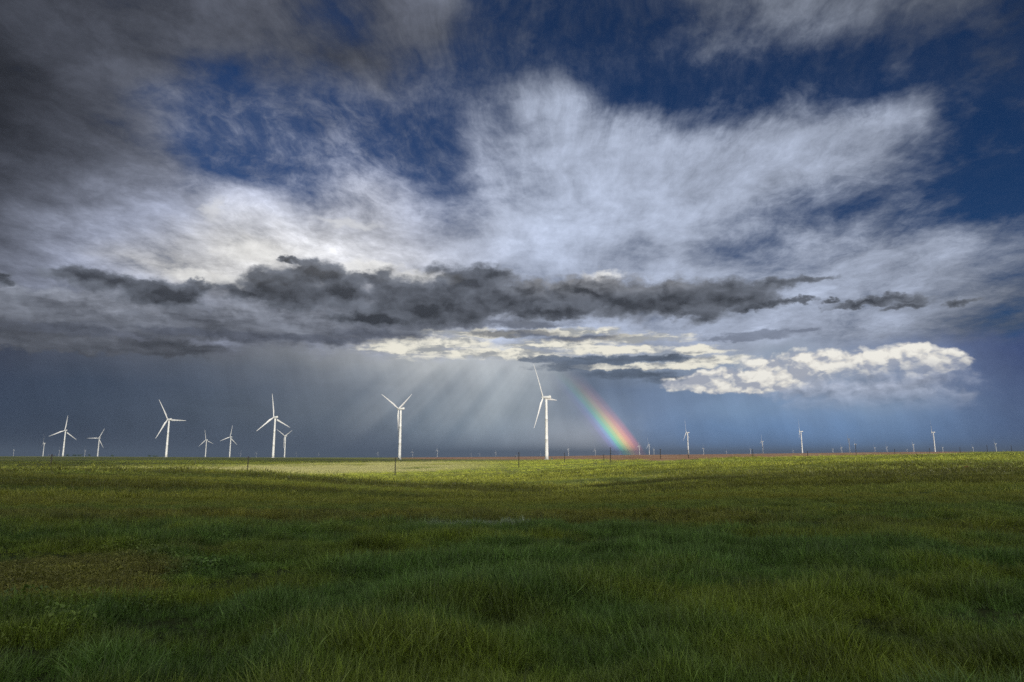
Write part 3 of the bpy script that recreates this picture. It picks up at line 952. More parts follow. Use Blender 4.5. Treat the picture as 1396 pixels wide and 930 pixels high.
ng.links.new(gi.outputs[0], m2p.inputs['Mesh'])
ng.links.new(m2p.outputs[0], iop.inputs['Points'])
ng.links.new(ci.outputs[0], iop.inputs['Instance'])
ng.links.new(named('which', 'INT'), iop.inputs['Instance Index'])
e2r = ng.nodes.new('FunctionNodeEulerToRotation')
ng.links.new(named('rot', 'FLOAT_VECTOR'), e2r.inputs[0])
ng.links.new(e2r.outputs[0], iop.inputs['Rotation'])
ng.links.new(named('scl', 'FLOAT'), iop.inputs['Scale'])
ng.links.new(iop.outputs[0], go.inputs[0])
md = grass.modifiers.new('scatter', 'NODES')
md.node_group = ng
print('grass clumps', len(P))

# ------------------------------------------------------------------ sun, and unseen clouds added behind the photographer to shade the land
sd = bpy.data.lights.new('sun', 'SUN')
sd.energy = 5.0
sd.angle = math.radians(0.53)
sd.color = (1.0, 0.95, 0.86)
so = bpy.data.objects.new('sun', sd)
COL.objects.link(so)
so.rotation_euler = SUN_DIR.to_track_quat('Z', 'Y').to_euler()
so.location = SUN_DIR * 500

CM, cg = new_mat('shade_cloud_vapour')
ca = attr(cg, 'thick').outputs['Fac']
cp = cg.t.nodes.new('ShaderNodeNewGeometry').outputs['Position']
cn = cg.noise(cp, 0.011, 6, 0.6, dims='3D')
dens = cg.rng(cg.mad(cg.sub(cn, 0.5), 0.7, ca), 0.10, 0.72)
tr = cg.t.nodes.new('ShaderNodeBsdfTransparent')
df = cg.t.nodes.new('ShaderNodeBsdfDiffuse'); df.inputs['Color'].default_value = (0.75, 0.76, 0.78, 1)
tl = cg.t.nodes.new('ShaderNodeBsdfTranslucent'); tl.inputs['Color'].default_value = (0.75, 0.76, 0.78, 1)
m1 = cg.t.nodes.new('ShaderNodeMixShader'); m1.inputs[0].default_value = 0.15
cg.t.links.new(df.outputs[0], m1.inputs[1]); cg.t.links.new(tl.outputs[0], m1.inputs[2])
m2 = cg.t.nodes.new('ShaderNodeMixShader')
cg.t.links.new(dens, m2.inputs[0]); cg.t.links.new(tr.outputs[0], m2.inputs[1]); cg.t.links.new(m1.outputs[0], m2.inputs[2])
out(cg, m2.outputs[0])

ALT = 1500.0


def shade_cloud(poly, soft, strength=1.0, seed=0, alt=ALT):
    """a flat-topped ragged cloud whose shadow covers the ground polygon (metres)"""
    poly = np.array(poly, float)
    x0, y0 = poly.min(0) - soft * 1.5
    x1, y1 = poly.max(0) + soft * 1.5
    nx = int(min(120, max(24, (x1 - x0) / 14))); ny = int(min(120, max(24, (y1 - y0) / 14)))
    gx, gy = np.meshgrid(np.linspace(x0, x1, nx), np.linspace(y0, y1, ny))
    # signed distance to the outline
    d = np.full(gx.shape, 1e9); inside = np.zeros(gx.shape, bool)
    for i in range(len(poly)):
        p, q = poly[i], poly[(i + 1) % len(poly)]
        e = q - p
        u = np.clip(((gx - p[0]) * e[0] + (gy - p[1]) * e[1]) / (e @ e), 0, 1)
        d = np.minimum(d, np.hypot(gx - p[0] - u * e[0], gy - p[1] - u * e[1]))
        cross = ((p[1] > gy) != (q[1] > gy)) & (gx < (q[0] - p[0]) * (gy - p[1]) / (q[1] - p[1] + 1e-9) + p[0])
        inside ^= cross
    sdist = np.where(inside, d, -d) + (fbm(gx / 90, gy / 55, 4, seed) - 0.5) * soft * 1.6
    th = np.clip(sdist / soft * 0.5 + 0.35, 0, 1) * strength
    sh = SUN_DIR / SUN_DIR.z * alt
    wx, wy = gx + sh.x, gy + sh.y
    top = np.full(gx.shape, alt)
    lump = 10 + 34 * sstep(0.2, 1.0, th) * (0.4 + fbm(wx / 60, wy / 60, 3, seed + 3))
    V = np.vstack([np.column_stack([wx.ravel(), wy.ravel(), top.ravel()]), np.column_stack([wx.ravel(), wy.ravel(), (top - lump).ravel()])])
    N = nx * ny
    F = []
    keep = th > 0.02
    for j in range(ny - 1):
        for i in range(nx - 1):
            if not (keep[j, i] or keep[j, i + 1] or keep[j + 1, i] or keep[j + 1, i + 1]):
                continue
            a = j * nx + i
            F.append((a, a + 1, a + nx + 1, a + nx))
            F.append((N + a + nx, N + a + nx + 1, N + a + 1, N + a))
    me = bpy.data.meshes.new('cloud')
    me.from_pydata(V.tolist(), [], F)
    at = me.attributes.new('thick', 'FLOAT', 'POINT')
    at.data.foreach_set('value', np.concatenate([th.ravel(), th.ravel()]).astype(np.float32))
    me.materials.append(CM)
    o = bpy.data.objects.new('cloud', me)
    COL.objects.link(o)
    o['kind'] = 'structure'
    o['label'] = 'unseen ragged cloud added high behind the viewer to shade the field'
    return o


# to shade the foreground: a thin and a full added cloud grade the shadow
shade_cloud([(-900, -900), (900, -900), (900, 90), (300, 150), (120, 190), (40, 225), (-40, 235), (-110, 245), (-200, 255), (-420, 285), (-900, 320)], 90, 0.30, 1)
shade_cloud([(-900, -900), (900, -900), (900, 10), (300, 40), (60, 70), (-110, 95), (-250, 160), (-900, 210)], 110, 1.0, 7, 1560.0)
# added to shade the rise beyond the swale, left
shade_cloud([(-1300, 400), (-560, 392), (-300, 475), (-190, 650), (-130, 840), (-90, 1020), (-230, 1160), (-700, 1240), (-1400, 1250)], 70, 1.0, 2)
# thin cloud added to dim the right
shade_cloud([(330, 60), (900, 60), (1900, 900), (1900, 1700), (900, 1700), (560, 900), (420, 500)], 120, 0.42, 3)


# --- rainy air: far turbines fade into it
HZ, hz = new_mat('rainy_air')
pv = hz.t.nodes.new('ShaderNodeVolumePrincipled')
pv.inputs['Color'].default_value = (0.125, 0.165, 0.235, 1)
pv.inputs['Density'].default_value = 1.35e-4
pv.inputs['Anisotropy'].default_value = 0.0
ho = hz.t.nodes.new('ShaderNodeOutputMaterial')
hz.t.links.new(pv.outputs[0], ho.inputs['Volume'])
hs_, hb_, ht_ = 22600.0, -135.0, 152.0
hm = bpy.data.meshes.new('haze')
hv = [(x, y, z) for z in (hb_, ht_) for y in (-hs_, hs_) for x in (-hs_, hs_)]
hm.from_pydata(hv, [], [(0, 2, 3, 1), (4, 5, 7, 6), (0, 1, 5, 4), (2, 6, 7, 3), (0, 4, 6, 2), (1, 3, 7, 5)])
hm.materials.append(HZ)
haze = bpy.data.objects.new('haze', hm)
COL.objects.link(haze)
haze['kind'] = 'stuff'
haze['label'] = 'grey rainy air thickening towards the horizon'
# ------------------------------------------------------------------ things
def link_mesh(name, verts, faces, mat, parent=None, smooth=True):
    me = bpy.data.meshes.new(name)
    me.from_pydata([tuple(v) for v in verts], [], faces)
    me.polygons.foreach_set('use_smooth', [smooth] * len(me.polygons))
    if mat is not None:
        me.materials.append(mat)
    o = bpy.data.objects.new(name, me)
    COL.objects.link(o)
    if parent is not None:
        o.parent = parent
    return o


def lathe(profile, n=24, axis='z', cap=True):
    """profile: list of (radius, height)"""
    V, F = [], []
    for (r, h) in profile:
        for i in range(n):
            a = 2 * math.pi * i / n
            p = (r * math.cos(a), r * math.sin(a), h)
            V.append(p if axis == 'z' else (h, p[0], p[1]))
    for k in range(len(profile) - 1):
        for i in range(n):
            j = (i + 1) % n
            F.append((k * n + i, k * n + j, (k + 1) * n + j, (k + 1) * n + i))
    if cap:
        F.append(tuple(range(n))[::-1])
        F.append(tuple((len(profile) - 1) * n + i for i in range(n)))
    return V, F


def box(x0, x1, y0, y1, z0, z1):
    V = [(x, y, z) for z in (z0, z1) for y in (y0, y1) for x in (x0, x1)]
    F = [(0, 2, 3, 1), (4, 5, 7, 6), (0, 1, 5, 4), (2, 6, 7, 3), (0, 4, 6, 2), (1, 3, 7, 5)]
    return V, F


def join(*parts):
    V, F = [], []
    for (v, f) in parts:
        k = len(V)
        V += list(v)
        F += [tuple(i + k for i in q) for q in f]
    return V, F


def paint(name, c, rough=0.5, var=0.12, spec=0.3, streak=True):
    m, q = new_mat(name)
    tcn = q.t.nodes.new('ShaderNodeTexCoord').outputs['Object']
    n = q.noise(q.v('MULTIPLY', tcn, (1, 1, 0.15 if streak else 1)), 0.9, 5, 0.6, dims='3D')
    dark = tuple(x * (1 - var) for x in c)
    light = tuple(min(0.9, x * (1 + var * .4)) for x in c)
    out(q, bsdf(q, q.mix(q.rng(n, 0.3, 0.7), dark, light), rough, spec))
    return m


M_WHITE = paint('turbine_paint', (0.60, 0.595, 0.57), 0.45, 0.10)
M_BLADE = paint('blade_gelcoat', (0.62, 0.615, 0.60), 0.35, 0.06)
M_STEEL = paint('dark_steel', (0.12, 0.125, 0.13), 0.5, 0.2)
M_CONC = paint('concrete', (0.42, 0.40, 0.37), 0.9, 0.2)
M_WOOD = paint('weathered_pole_wood', (0.020, 0.017, 0.014), 0.9, 0.4)
M_CERAM = paint('insulator_ceramic', (0.22, 0.20, 0.19), 0.25, 0.1)
M_TRAFO = paint('transformer_green', (0.035, 0.055, 0.035), 0.5, 0.3)
M_RUST = paint('bare_red_earth', (0.16, 0.060, 0.032), 0.95, 0.5, 0.05, False)
M_TRUNK = paint('bark', (0.10, 0.075, 0.055), 0.95, 0.4)
M_LEAF = paint('tree_leaves', (0.035, 0.060, 0.022), 0.8, 0.4, 0.1, False)
M_SHED = paint('shed_metal', (0.05, 0.055, 0.06), 0.6, 0.2)

HUB_H, BLADE_L = 80.0, 48.0


def blade_shape():
    """one blade along +Z from the hub centre; the rotor turns about X"""
    st = [(1.1, 2.0, 1.9, 0), (3.0, 2.0, 1.9, 8), (6.0, 2.7, 1.5, 16), (10.0, 3.7, 1.0, 12), (14.0, 3.5, .78, 9), (20.0, 2.9, .58, 6),
          (28.0, 2.2, .42, 3.5), (36.0, 1.6, .29, 1.5), (42.0, 1.15, .19, .5), (46.0, .78, .12, 0), (47.6, .42, .07, 0), (BLADE_L, .10, .03, 0)]
    V, F, n = [], [], 14
    for (z, ch, th, tw) in st:
        rnd = 1 - sstep(3.0, 10.0, z)
        ct, sn = math.cos(math.radians(tw + 4)), math.sin(math.radians(tw + 4))
        pre = -1.6 * (z / BLADE_L) ** 2                 # pre-bend away from the tower
        for i in range(n):
            a = 2 * math.pi * i / n
            c, s = math.cos(a), math.sin(a)
            cy = ch * (0.5 * c - (0.20 * (1 - rnd)))     # chord, leading edge nearer the pitch axis
            cx = th * 0.5 * s * (1 - (1 - rnd) * 0.55 * (0.5 - 0.5 * c) * (1 if c < 0 else .3))
            V.append((cx * ct - cy * sn * 0.6 + pre * -1, cx * sn + cy * ct, z))
    for k in range(len(st) - 1):
        for i in range(n):
            j = (i + 1) % n
            F.append((k * n + i, k * n + j, (k + 1) * n + j, (k + 1) * n + i))
    F.append(tuple(range(n))[::-1])
    F.append(tuple((len(st) - 1) * n + i for i in range(n)))
    return V, F


def nacelle_shape():
    """rounded box along X, rotor at +X"""
    st = [(-6.6, 1.25, 1.30, .25), (-6.3, 1.55, 1.55, .15), (-3.0, 1.80, 1.75, .0), (1.5, 1.85, 1.80, .0), (3.0, 1.65, 1.65, .0), (3.7, 1.35, 1.35, -.05)]
    V, F, n = [], [], 20
    for (x, hy, hz, dz_) in st:
        for i in range(n):
            a = 2 * math.pi * i / n
            c, s = math.cos(a), math.sin(a)
            e = 0.42                                     # superellipse: flat sides, round corners
            V.append((x, hy * math.copysign(abs(c) ** e, c), dz_ + hz * math.copysign(abs(s) ** e, s)))
    for k in range(len(st) - 1):
        for i in range(n):
            j = (i + 1) % n
            F.append((k * n + i, k * n + j, (k + 1) * n + j, (k + 1) * n + i))
    F.append(tuple(range(n))[::-1]); F.append(tuple((len(st) - 1) * n + i for i in range(n)))
    return V, F


def make_turbine():
    root = bpy.data.objects.new('wind_turbine', None)
    COL.objects.link(root)
    prof = []
    for k in range(13):
        u = k / 12
        prof.append((2.35 - 0.85 * u, u * (HUB_H - 2.3)))
        if k in (4, 8):                                  # flange seams
            prof += [(2.35 - 0.85 * u + .015, u * (HUB_H - 2.3) + .02), (2.35 - 0.85 * u + .015, u * (HUB_H - 2.3) + .22), (2.35 - 0.85 * u - .003, u * (HUB_H - 2.3) + .24)]
    v, f = lathe(prof, 28)
    tw = link_mesh('tower', v, f, M_WHITE, root)
    v, f = lathe([(3.6, -3.0), (3.6, .25), (3.3, .45)], 28)
    link_mesh('foundation', v, f, M_CONC, root)
    v, f = join(box(-.5, .5, -2.48, -2.2, .5, 2.7), box(-.9, .9, -3.3, -2.2, .2, .5))
    dr = link_mesh('door', v, f, M_STEEL, root, False)
    v, f = nacelle_shape()
    na = link_mesh('nacelle', v, f, M_WHITE, root)
    na.location = (0, 0, HUB_H)
    v, f = box(-6.0, -4.4, -1.1, 1.1, 1.72, 2.35)
    link_mesh('cooler', v, f, M_WHITE, na, False)
    v, f = join(box(-5.3, -5.22, -.5, -.42, 2.33, 3.6), box(-5.5, -5.0, -.52, -.40, 3.55, 3.67))
    link_mesh('wind_vane', v, f, M_STEEL, na, False)
    v, f = lathe([(1.55, 3.75), (1.75, 4.1), (1.75, 5.3), (1.45, 6.1), (.85, 6.7), (.2, 6.95)], 20, 'x')
    hb = link_mesh('hub', v, f, M_WHITE, root)
    hb.location = (0, 0, HUB_H)
    v, f = blade_shape()
    for k in range(3):
        b = link_mesh('blade', v, f, M_BLADE, hb)
        if k:
            b.data = first.data
        else:
            first = b
        b.location = (4.75, 0, 0)
        b.rotation_euler = (2 * math.pi * k / 3, 0, 0)
    return root


PROTO = make_turbine()
proto_used = [False]


def copy_tree(o, parent=None):
    c = o.copy()
    COL.objects.link(c)
    c.parent = parent
    for ch in list(o.children):
        copy_tree(ch, c)
    return c


WIND_AZ = -60.0                                         # rotors face into the wind, away to the left


def place_turbine(hx, hy, phase, label, yaw=0.0, small=False):
    """set a turbine so that its nacelle stands in the direction (hx, hy) of the photograph, at its real height and distance"""
    bb = (465 - hy) / FPX
    yy = math.cos(PITCH) - bb * math.sin(PITCH)
    t = (hx - 698) / FPX / yy
    up = (math.sin(PITCH) + bb * math.cos(PITCH)) / yy
    D = 80 / up
    for _ in range(30):                                 # distance at which an 80 m tower standing on the terrain has its hub there
        zb = h1(t * D, D)
        D = 0.5 * D + 0.5 * max(300.0, (zb + HUB_H) / up)
    X = t * D + 4.6 * 0.866                             # the hub sits out in front of the tower
    zb = h1(X, D)
    o = PROTO if not proto_used[0] else copy_tree(PROTO)
    proto_used[0] = True
    o.location = (X, D, zb)
    az = math.radians(WIND_AZ + yaw)
    nx, ny = math.sin(az), math.cos(az)
    o.rotation_euler = (0, 0, math.atan2(ny, nx))
    hub = [c for c in o.children if c.name.split('.')[0] == 'hub'][0]
    # phase: screen angle (counter-clockwise from right) of one blade as the photographer sees the rotor from behind
    hub.rotation_euler = (math.radians(90 - phase), 0, 0)
    o['label'] = label
    o['category'] = 'wind turbine'
    o['group'] = 'white wind turbines of the wind farm'
    return o, D


# hub x, hub y in the photograph, angle of one blade, label
TURBINES = [
    (740.5, 542, 120, 'largest white wind turbine, standing closest to the rainbow with its tower base on lit grass'),
    (543, 557.5, 35, 'white wind turbine with a Y of two raised blades, rising behind a tall utility pole', 0),
    (372.5, 569, 97, 'big white wind turbine overlapping a smaller one, one blade pointing straight up'),
    (228, 572, 120, 'big white wind turbine on the left skyline with one blade stretched level to the right'),
    (87.5, 587, 84, 'white wind turbine behind the leftmost utility pole, rotor facing the viewer'),
    (134, 597.5, 62, 'slim white wind turbine among the dark skyline trees, one blade level'),
    (280.3, 600, 100, 'pale wind turbine, left one of two similar slim ones left of the overlapping pair'),
    (313.3, 596, 80, 'pale wind turbine, right one of two similar slim ones left of the overlapping pair'),
    (387.8, 594.5, 30, 'smaller white wind turbine half overlapped by a big one, two blades raised in a V'),
    (935.8, 590, 98, 'white wind turbine with dark edge-on blades, first large one right of the rainbow'),
    (1090.5, 588.5, 90, 'white wind turbine seen edge on with a bright level nacelle, right of the brown field'),
    (1271, 589.5, 93, 'rightmost large white wind turbine, slim tower above the green rise'),
    (1038.5, 602, 75, 'mid sized white wind turbine between a utility pole and an edge on turbine'),
    (884, 606.5, 100, 'small white wind turbine just right of the rainbow foot, the taller of two neighbours'),
    (870.8, 608.5, 70, 'small white wind turbine touching the red edge of the rainbow foot'),
    (1156.3, 598.5, 85, 'dark shaded wind turbine, tallest of the far cluster on the right'),
    (1165.5, 606, 60, 'small pale wind turbine in the far right cluster, just right of its tallest member'),
    (1146.8, 610, 95, 'small dark wind turbine in the far right cluster, just left of its tallest member'),
    (1244.5, 606, 95, 'small white wind turbine with one blade reaching down left, left of the rightmost large one'),
    (1356.5, 605, 60, 'dark wind turbine with two blades in a V, alone at the far right end'),
    (59.3, 604.5, 90, 'small faint wind turbine left of the leftmost large wind turbine'),
    (774.6, 612, 92, 'little white wind turbine on the brown horizon right of the largest wind turbine'),
    (811, 613.5, 88, 'little dark wind turbine in the pale sky between the largest one and the rainbow'),
    (958.6, 611.5, 65, 'little white wind turbine right of the first large one after the rainbow'),
    (1022.5, 612.5, 50, 'little white wind turbine with raised blades left of a utility pole and a taller turbine'),
    (1192.2, 610.5, 70, 'little wind turbine, first right of the far right cluster'),
    (1208.3, 609.5, 95, 'little wind turbine, second right of the far right cluster'),
    (1236.3, 613, 40, 'tiny white wind turbine close by the left foot of one with a down left blade'),
    (1284.7, 610, 110, 'little pale wind turbine just right of the rightmost large wind turbine'),
    (1326, 610, 90, 'little white wind turbine between the rightmost large one and the dark V bladed one'),
    (1135, 612.5, 20, 'tiny wind turbine at the left end of the far right cluster'),
    (595.7, 613.5, 90, 'tiny pale wind turbine, first right of the big one with Y shaped blades'),
    (562.3, 616, 80, 'tiny pale wind turbine beside the tower of the one with Y shaped blades'),
    (675.7, 616, 100, 'tiny pale wind turbine left of the pole next to the largest wind turbine'),
    (642.3, 618.3, 70, 'tiniest pale wind turbine over the brown field, left one of a close pair'),
    (653.8, 618.3, 75, 'tiniest pale wind turbine over the brown field, right one of a close pair'),
    (514.8, 617.3, 85, 'tiny pale wind turbine left of the big one with Y shaped blades'),
    (845, 617.3, 60, 'tiny dark wind turbine under the green band of the rainbow'),
    (891, 612.7, 40, 'faint tiny wind turbine right of the two small ones at the rainbow foot'),
    (990, 615.5, 60, 'faint tiny wind turbine on the brown horizon between two utility poles'),
    (1081, 614.5, 80, 'faint tiny wind turbine left of the edge on one with the bright nacelle'),
    (18.3, 613.5, 90, 'very faint tiny wind turbine at the far left end of the horizon'),
    (80.4, 614, 80, 'very faint tiny wind turbine next to the left foot of the leftmost large one'),
    (115.6, 613.8, 100, 'very faint tiny wind turbine above the dark skyline shrubs'),
    (327.7, 617.5, 70, 'very faint tiny wind turbine, first left of the big overlapping pair'),
    (349, 617.5, 85, 'very faint tiny wind turbine, nearest to the left foot of the big overlapping pair'),
    (403.6, 618.6, 95, 'very faint tiny wind turbine just right of the big overlapping pair'),
    (434, 618.8, 85, 'very faint tiny wind turbine in mid gap right of the overlapping pair'),
    (736.8, 618.3, 75, 'tiny pale wind turbine at the left foot of the largest wind turbine'),
]
for row in TURBINES:
    hx, hy, ph, lab = row[:4]
    o, D = place_turbine(hx, hy, ph, lab, random.uniform(-5, 5) + (-58 if hx < 120 and hx != 87.5 else 0))
    if hx == 1156.3:                                    # small unseen cloud added to darken this turbine
        x_, y_ = o.location.x, o.location.y
        shade_cloud([(x_ + 90, y_ - 150), (x_ - 120, y_ + 560), (x_ - 380, y_ + 560), (x_ - 130, y_ - 150)], 50, 1.0, int(hx), 1450.0)
    print('turbine', hx, round(D))

# --- utility poles in one straight line across the swale, and a few stray ones
POLE_H = 9.6


def make_pole():
    root = bpy.data.objects.new('utility_pole', None)
    COL.objects.link(root)
    v, f = lathe([(.26, -1.2), (.25, 0), (.22, 5), (.19, POLE_H)], 12)
    link_mesh('pole', v, f, M_WOOD, root)
    v, f = join(box(-1.15, 1.15, .13, .25, POLE_H - .62, POLE_H - .48))
    ca_ = link_mesh('crossarm', v, f, M_WOOD, root, False)
    for sx in (-1.05, -.45, 1.05):
        v, f = lathe([(.03, 0), (.05, .05), (.075, .10), (.05, .14), (.075, .18), (.045, .26)], 10)
        i_ = link_mesh('insulator', v, f, M_CERAM, ca_)
        i_.location = (sx, .19, POLE_H - .48)
    v, f = join(box(-.02, .02, .14, .18, 0, 0), )
    return root


POLE = make_pole()
pole_used = [False]
LINE_DIR = math.atan2(41, 58)


def place_pole(X, Y, top, label, hscale=1.0, sink=None):
    """top: height of the pole top relative to the eye"""
    zb = h1(X, Y)
    o = POLE if not pole_used[0] else copy_tree(POLE)
    pole_used[0] = True
    o.location = (X, Y, zb)
    s = max(0.5, (top - zb) / POLE_H)
    o.scale = (1, 1, s)
    o.rotation_euler = (random.uniform(-.012, .012), random.uniform(-.012, .012), LINE_DIR + random.uniform(-.05, .05))
    o['label'] = label
    o['category'] = 'utility pole'
    o['group'] = 'utility poles of the line across the prairie'
    return o


Y0 = 258.0
POLES = [
    (0, 619.2, 'leftmost dark utility pole, in front of the leftmost large wind turbine'),
    (1, 622.0, 'second utility pole from the left, on the pale strip below the overlapping turbines'),
    (2, 623.5, 'tall utility pole standing lowest on the grass, below the turbine with Y shaped blades'),
    (3, 616.5, 'utility pole on lit grass just left of the largest wind turbine'),
    (4, 609.5, 'utility pole reaching into the rainbow beside its foot'),
    (5, 613.0, 'utility pole against the tower foot of the first large turbine after the rainbow'),
    (6, 612.2, 'utility pole between a small and a mid sized wind turbine right of the rainbow'),
    (7, 614.8, 'short utility pole right of the edge on wind turbine with the bright nacelle'),
    (8, 605.5, 'utility pole standing by the far right turbine cluster'),
    (9, 612.0, 'utility pole between two little wind turbines and one with a down left blade'),
    (10, 610.8, 'utility pole at the left foot of the rightmost large wind turbine'),
    (11, 610.0, 'utility pole near the dirt track, third from the right end'),
    (12, 606.5, 'utility pole left of the dark V bladed wind turbine, second from the right end'),
    (13, 607.0, 'utility pole at the far right end of the line'),
]
PX = [70, 338.5, 539.3, 707.3, 832.4, 938.6, 1026.6, 1101.3, 1167.5, 1220.5, 1268.5, 1310, 1347.2, 1380.5]
for (k, ty, lab) in POLES:
    Y = Y0 * (1 + 0.1596 * k)
    X = (PX[k] - 698) / FPX * Y * math.cos(PITCH)
    place_pole(X, Y, (621.6 - ty) / FPX * Y, lab)
for (x, ty, Y, lab) in [(769.6, 617.0, 520.0, 'short stray utility pole between the largest wind turbine and the rainbow'),
                        (823.2, 619.5, 455.0, 'shortest stray utility pole, just left of the one inside the rainbow'),
                        (900.4, 612.0, 470.0, 'stray utility pole on brown earth right of the rainbow foot')]:
    place_pole((x - 698) / FPX * Y * math.cos(PITCH), Y, (621.6 - ty) / FPX * Y, lab)

# --- transformer box by the largest turbine; a second added for a small dark spot
def transformer(X, Y, label):
    root = bpy.data.objects.new('transformer_box', None)
    COL.objects.link(root)
    root.location = (X, Y, h1(X, Y))
    v, f = box(-1.15, 1.15, -.9, .9, .15, 1.9)
    link_mesh('cabinet', v, f, M_TRAFO, root, False)
    v, f = box(-1.4, 1.4, -1.15, 1.15, -.3, .15)
    link_mesh('plinth', v, f, M_CONC, root, False)
    v, f = join(box(-1.2, 1.2, -.95, .95, 1.9, 2.02))
    link_mesh('lid', v, f, M_TRAFO, root, False)
    for sx in (-.57, .57):
        v, f = join(box(sx - .53, sx + .53, -.94, -.902, .25, 1.8), box(sx - .03 - math.copysign(.42, sx), sx + .03 - math.copysign(.42, sx), -.99, -.942, .9, 1.15))
        link_mesh('door', v, f, M_TRAFO, root, False)
    root['label'] = label
    root['category'] = 'transformer'
    root['group'] = 'transformer boxes beside the turbines'
    return root


T = [o for o in bpy.data.objects if o.name.startswith('wind_turbine')]
near = PROTO.location
transformer(near.x + 6.3, near.y - 2.0, 'dark green transformer box right beside the foot of the largest wind turbine')
sec = [o for o in T if 'Y of two raised' in o['label']][0].location
transformer(sec.x - .4, sec.y - 5.5, 'dark box added for a small dark spot at the foot of the Y bladed turbine')

# --- a tiny dark upright thing on the brown skyline, guessed as a shed
sY = 1350.0
sX = (703.3 - 698) / FPX * sY * math.cos(PITCH)
sh = bpy.data.objects.new('shed', None); COL.objects.link(sh)
sh.location = (sX, sY, h1(sX, sY)); sh.rotation_euler = (0, 0, .4)
v, f = box(-1.6, 1.6, -1.6, 1.6, -.3, 2.9); link_mesh('wall', v, f, M_SHED, sh, False)
v, f = [(-1.9, -1.9, 2.9), (1.9, -1.9, 2.9), (1.9, 1.9, 2.9), (-1.9, 1.9, 2.9), (-1.9, 0, 4.0), (1.9, 0, 4.0)], [(0, 1, 5, 4), (2, 3, 4, 5), (0, 4, 3), (1, 2, 5), (0, 3, 2, 1)]
link_mesh('roof', v, f, M_STEEL, sh, False)
v, f = box(-.5, .5, -1.66, -1.602, 0, 2.1); link_mesh('door', v, f, M_STEEL, sh, False)
sh['label'] = 'tiny dark upright thing, guessed as a shed, on the brown skyline left of a utility pole'
sh['category'] = 'shed'

# --- dark trees on the left skyline
def make_tree(X, Y, w, h, label, seed):
    r = random.Random(seed)
    root = bpy.data.objects.new('tree', None); COL.objects.link(root)
    root.location = (X, Y, h1(X, Y) - .2)
    parts = [lathe([(.22, -.4), (.16, h * .3), (.07, h * .7)], 8)]
    for k in range(5):
        a = r.uniform(0, 6.28); b = r.uniform(.25, .5) * w
        n = 6
        v, f = lathe([(.08, 0), (.03, 1)], 6)
        q = Vector((math.cos(a) * b, math.sin(a) * b, h * .35))
        rot = q.to_track_quat('Z', 'Y').to_matrix()
        parts.append(([tuple(rot @ Vector((x, y, z * q.length)) + Vector((0, 0, h * .25))) for (x, y, z) in v], f))
    v, f = join(*parts)
    link_mesh('trunk', v, f, M_TRUNK, root)
    V, F = [], []
    lobes = [(r.uniform(-.32, .32) * w, r.uniform(-.3, .3) * w, h * r.uniform(.35, .78), r.uniform(.16, .28) * w) for _ in range(9)]
    for (cx, cy, cz, rad) in lobes:
        for _ in range(90):
            d = Vector((r.gauss(0, 1), r.gauss(0, 1), r.gauss(0, 1))).normalized() * rad * r.random() ** .4
            p = Vector((cx, cy, cz)) + Vector((d.x, d.y, d.z * .8 * h / max(w, .1) if h < w else d.z))
            if p.z < .15 * h or p.z > h * 1.05:
                continue
            e = Euler((r.uniform(0, 3.1), r.uniform(0, 3.1), r.uniform(0, 6.2)))
            s = r.uniform(.16, .34)
            k = len(V)
            for q in ((-s, -s * .6, 0), (s, -s * .6, .05), (s * .7, s * .6, 0), (-s * .7, s * .6, -.05)):
                u = Vector(q); u.rotate(e)
                V.append(tuple(p + u))
            F.append((k, k + 1, k + 2, k + 3))
    link_mesh('crown', V, F, M_LEAF, root, False)
    root['label'] = label
    root['category'] = 'tree'
    root['group'] = 'small dark trees on the left skyline'


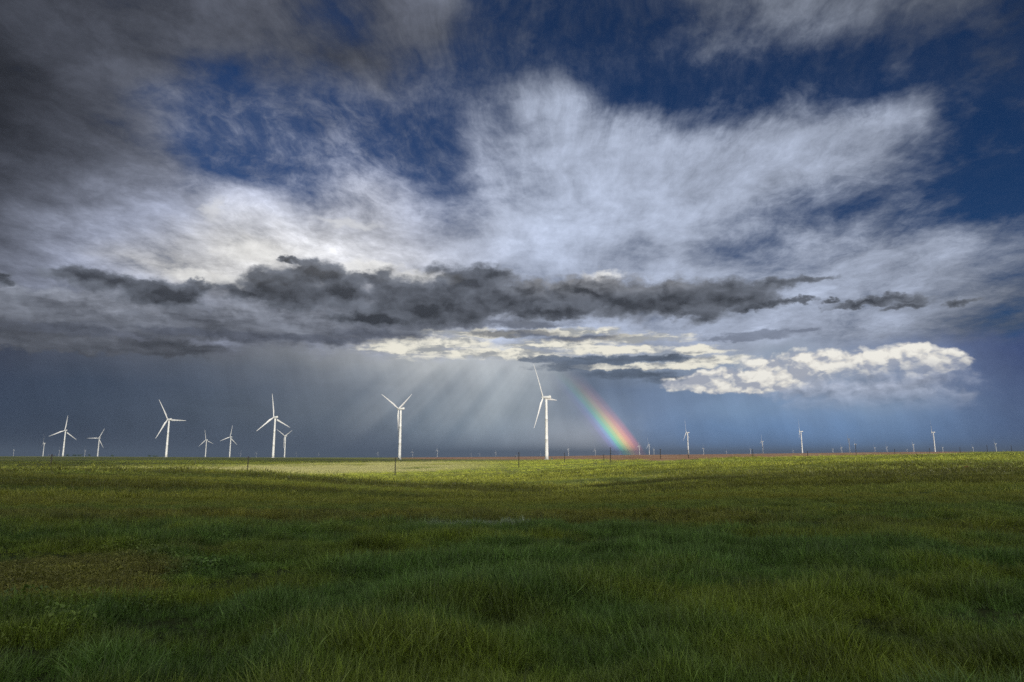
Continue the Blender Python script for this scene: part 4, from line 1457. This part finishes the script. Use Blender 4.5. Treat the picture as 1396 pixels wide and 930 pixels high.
for i, (px, hpx, wpx, lab) in enumerate([
        (91.5, 2.0, 5, 'dark skyline tree touching the foot of the leftmost large wind turbine'),
        (101, 1.9, 5, 'dark skyline tree, second right of the leftmost large wind turbine'),
        (108.5, 2.0, 7, 'broad dark skyline tree, third right of the leftmost large wind turbine'),
        (121.8, 2.3, 4, 'round dark skyline tree just left of the slim turbine with a level blade'),
        (152.8, 2.0, 4, 'lone dark skyline tree right of the slim turbine with a level blade'),
        (203.5, 2.0, 6, 'dark skyline tree standing left of a low thicket by a big turbine'),
        (212, 1.2, 9, 'long low dark thicket tree left of a big turbine foot')]):
    Y = 1780.0
    make_tree((px - 698) / FPX * Y * math.cos(PITCH), Y, wpx / FPX * Y, (hpx + 1.2) / FPX * Y, lab, 50 + i)

# --- a bare bank of red earth in the slope at the right
bY = 150.0
bX = (1316.5 - 698) / FPX * bY * math.cos(PITCH)
r = np.random.default_rng(3)
nx, ny = 22, 10
V, F = [], []
zg = h1(bX, bY)
for j in range(ny):
    for i in range(nx):
        u, w = i / (nx - 1) * 2 - 1, j / (ny - 1) * 2 - 1
        e = max(0, 1 - (abs(u) ** 2.4 + abs(w) ** 2.2))
        V.append((u * .95, w * .6, -.25 + .85 * e ** .5 * (1 + .35 * (r.random() - .5)) - (0.0 if w < .2 else .12)))
for j in range(ny - 1):
    for i in range(nx - 1):
        F.append((j * nx + i, j * nx + i + 1, (j + 1) * nx + i + 1, (j + 1) * nx + i))
mo = link_mesh('earth_mound', V, F, M_RUST, None)
mo.location = (bX, bY, zg)
mo['label'] = 'small bare mound of reddish earth on the grassy slope at the right'
mo['category'] = 'mound'

# ------------------------------------------------------------------ render settings
SC.render.engine = 'CYCLES'
SC.view_settings.view_transform = 'Standard'
SC.view_settings.look = 'None'
SC.view_settings.exposure = 0.0
SC.view_settings.gamma = 1.0
SC.view_settings.use_curve_mapping = False
SC.cycles.max_bounces = 5
SC.cycles.diffuse_bounces = 2
SC.cycles.glossy_bounces = 1
SC.cycles.transmission_bounces = 2
SC.cycles.transparent_max_bounces = 8
SC.cycles.caustics_reflective = False
SC.cycles.caustics_refractive = False
SC.cycles.use_denoising = False
SC.cycles.denoiser = 'OPENIMAGEDENOISE'
SC.cycles.denoising_input_passes = 'RGB_ALBEDO_NORMAL'
SC.cycles.denoising_prefilter = 'NONE'
SC.cycles.volume_bounces = 0
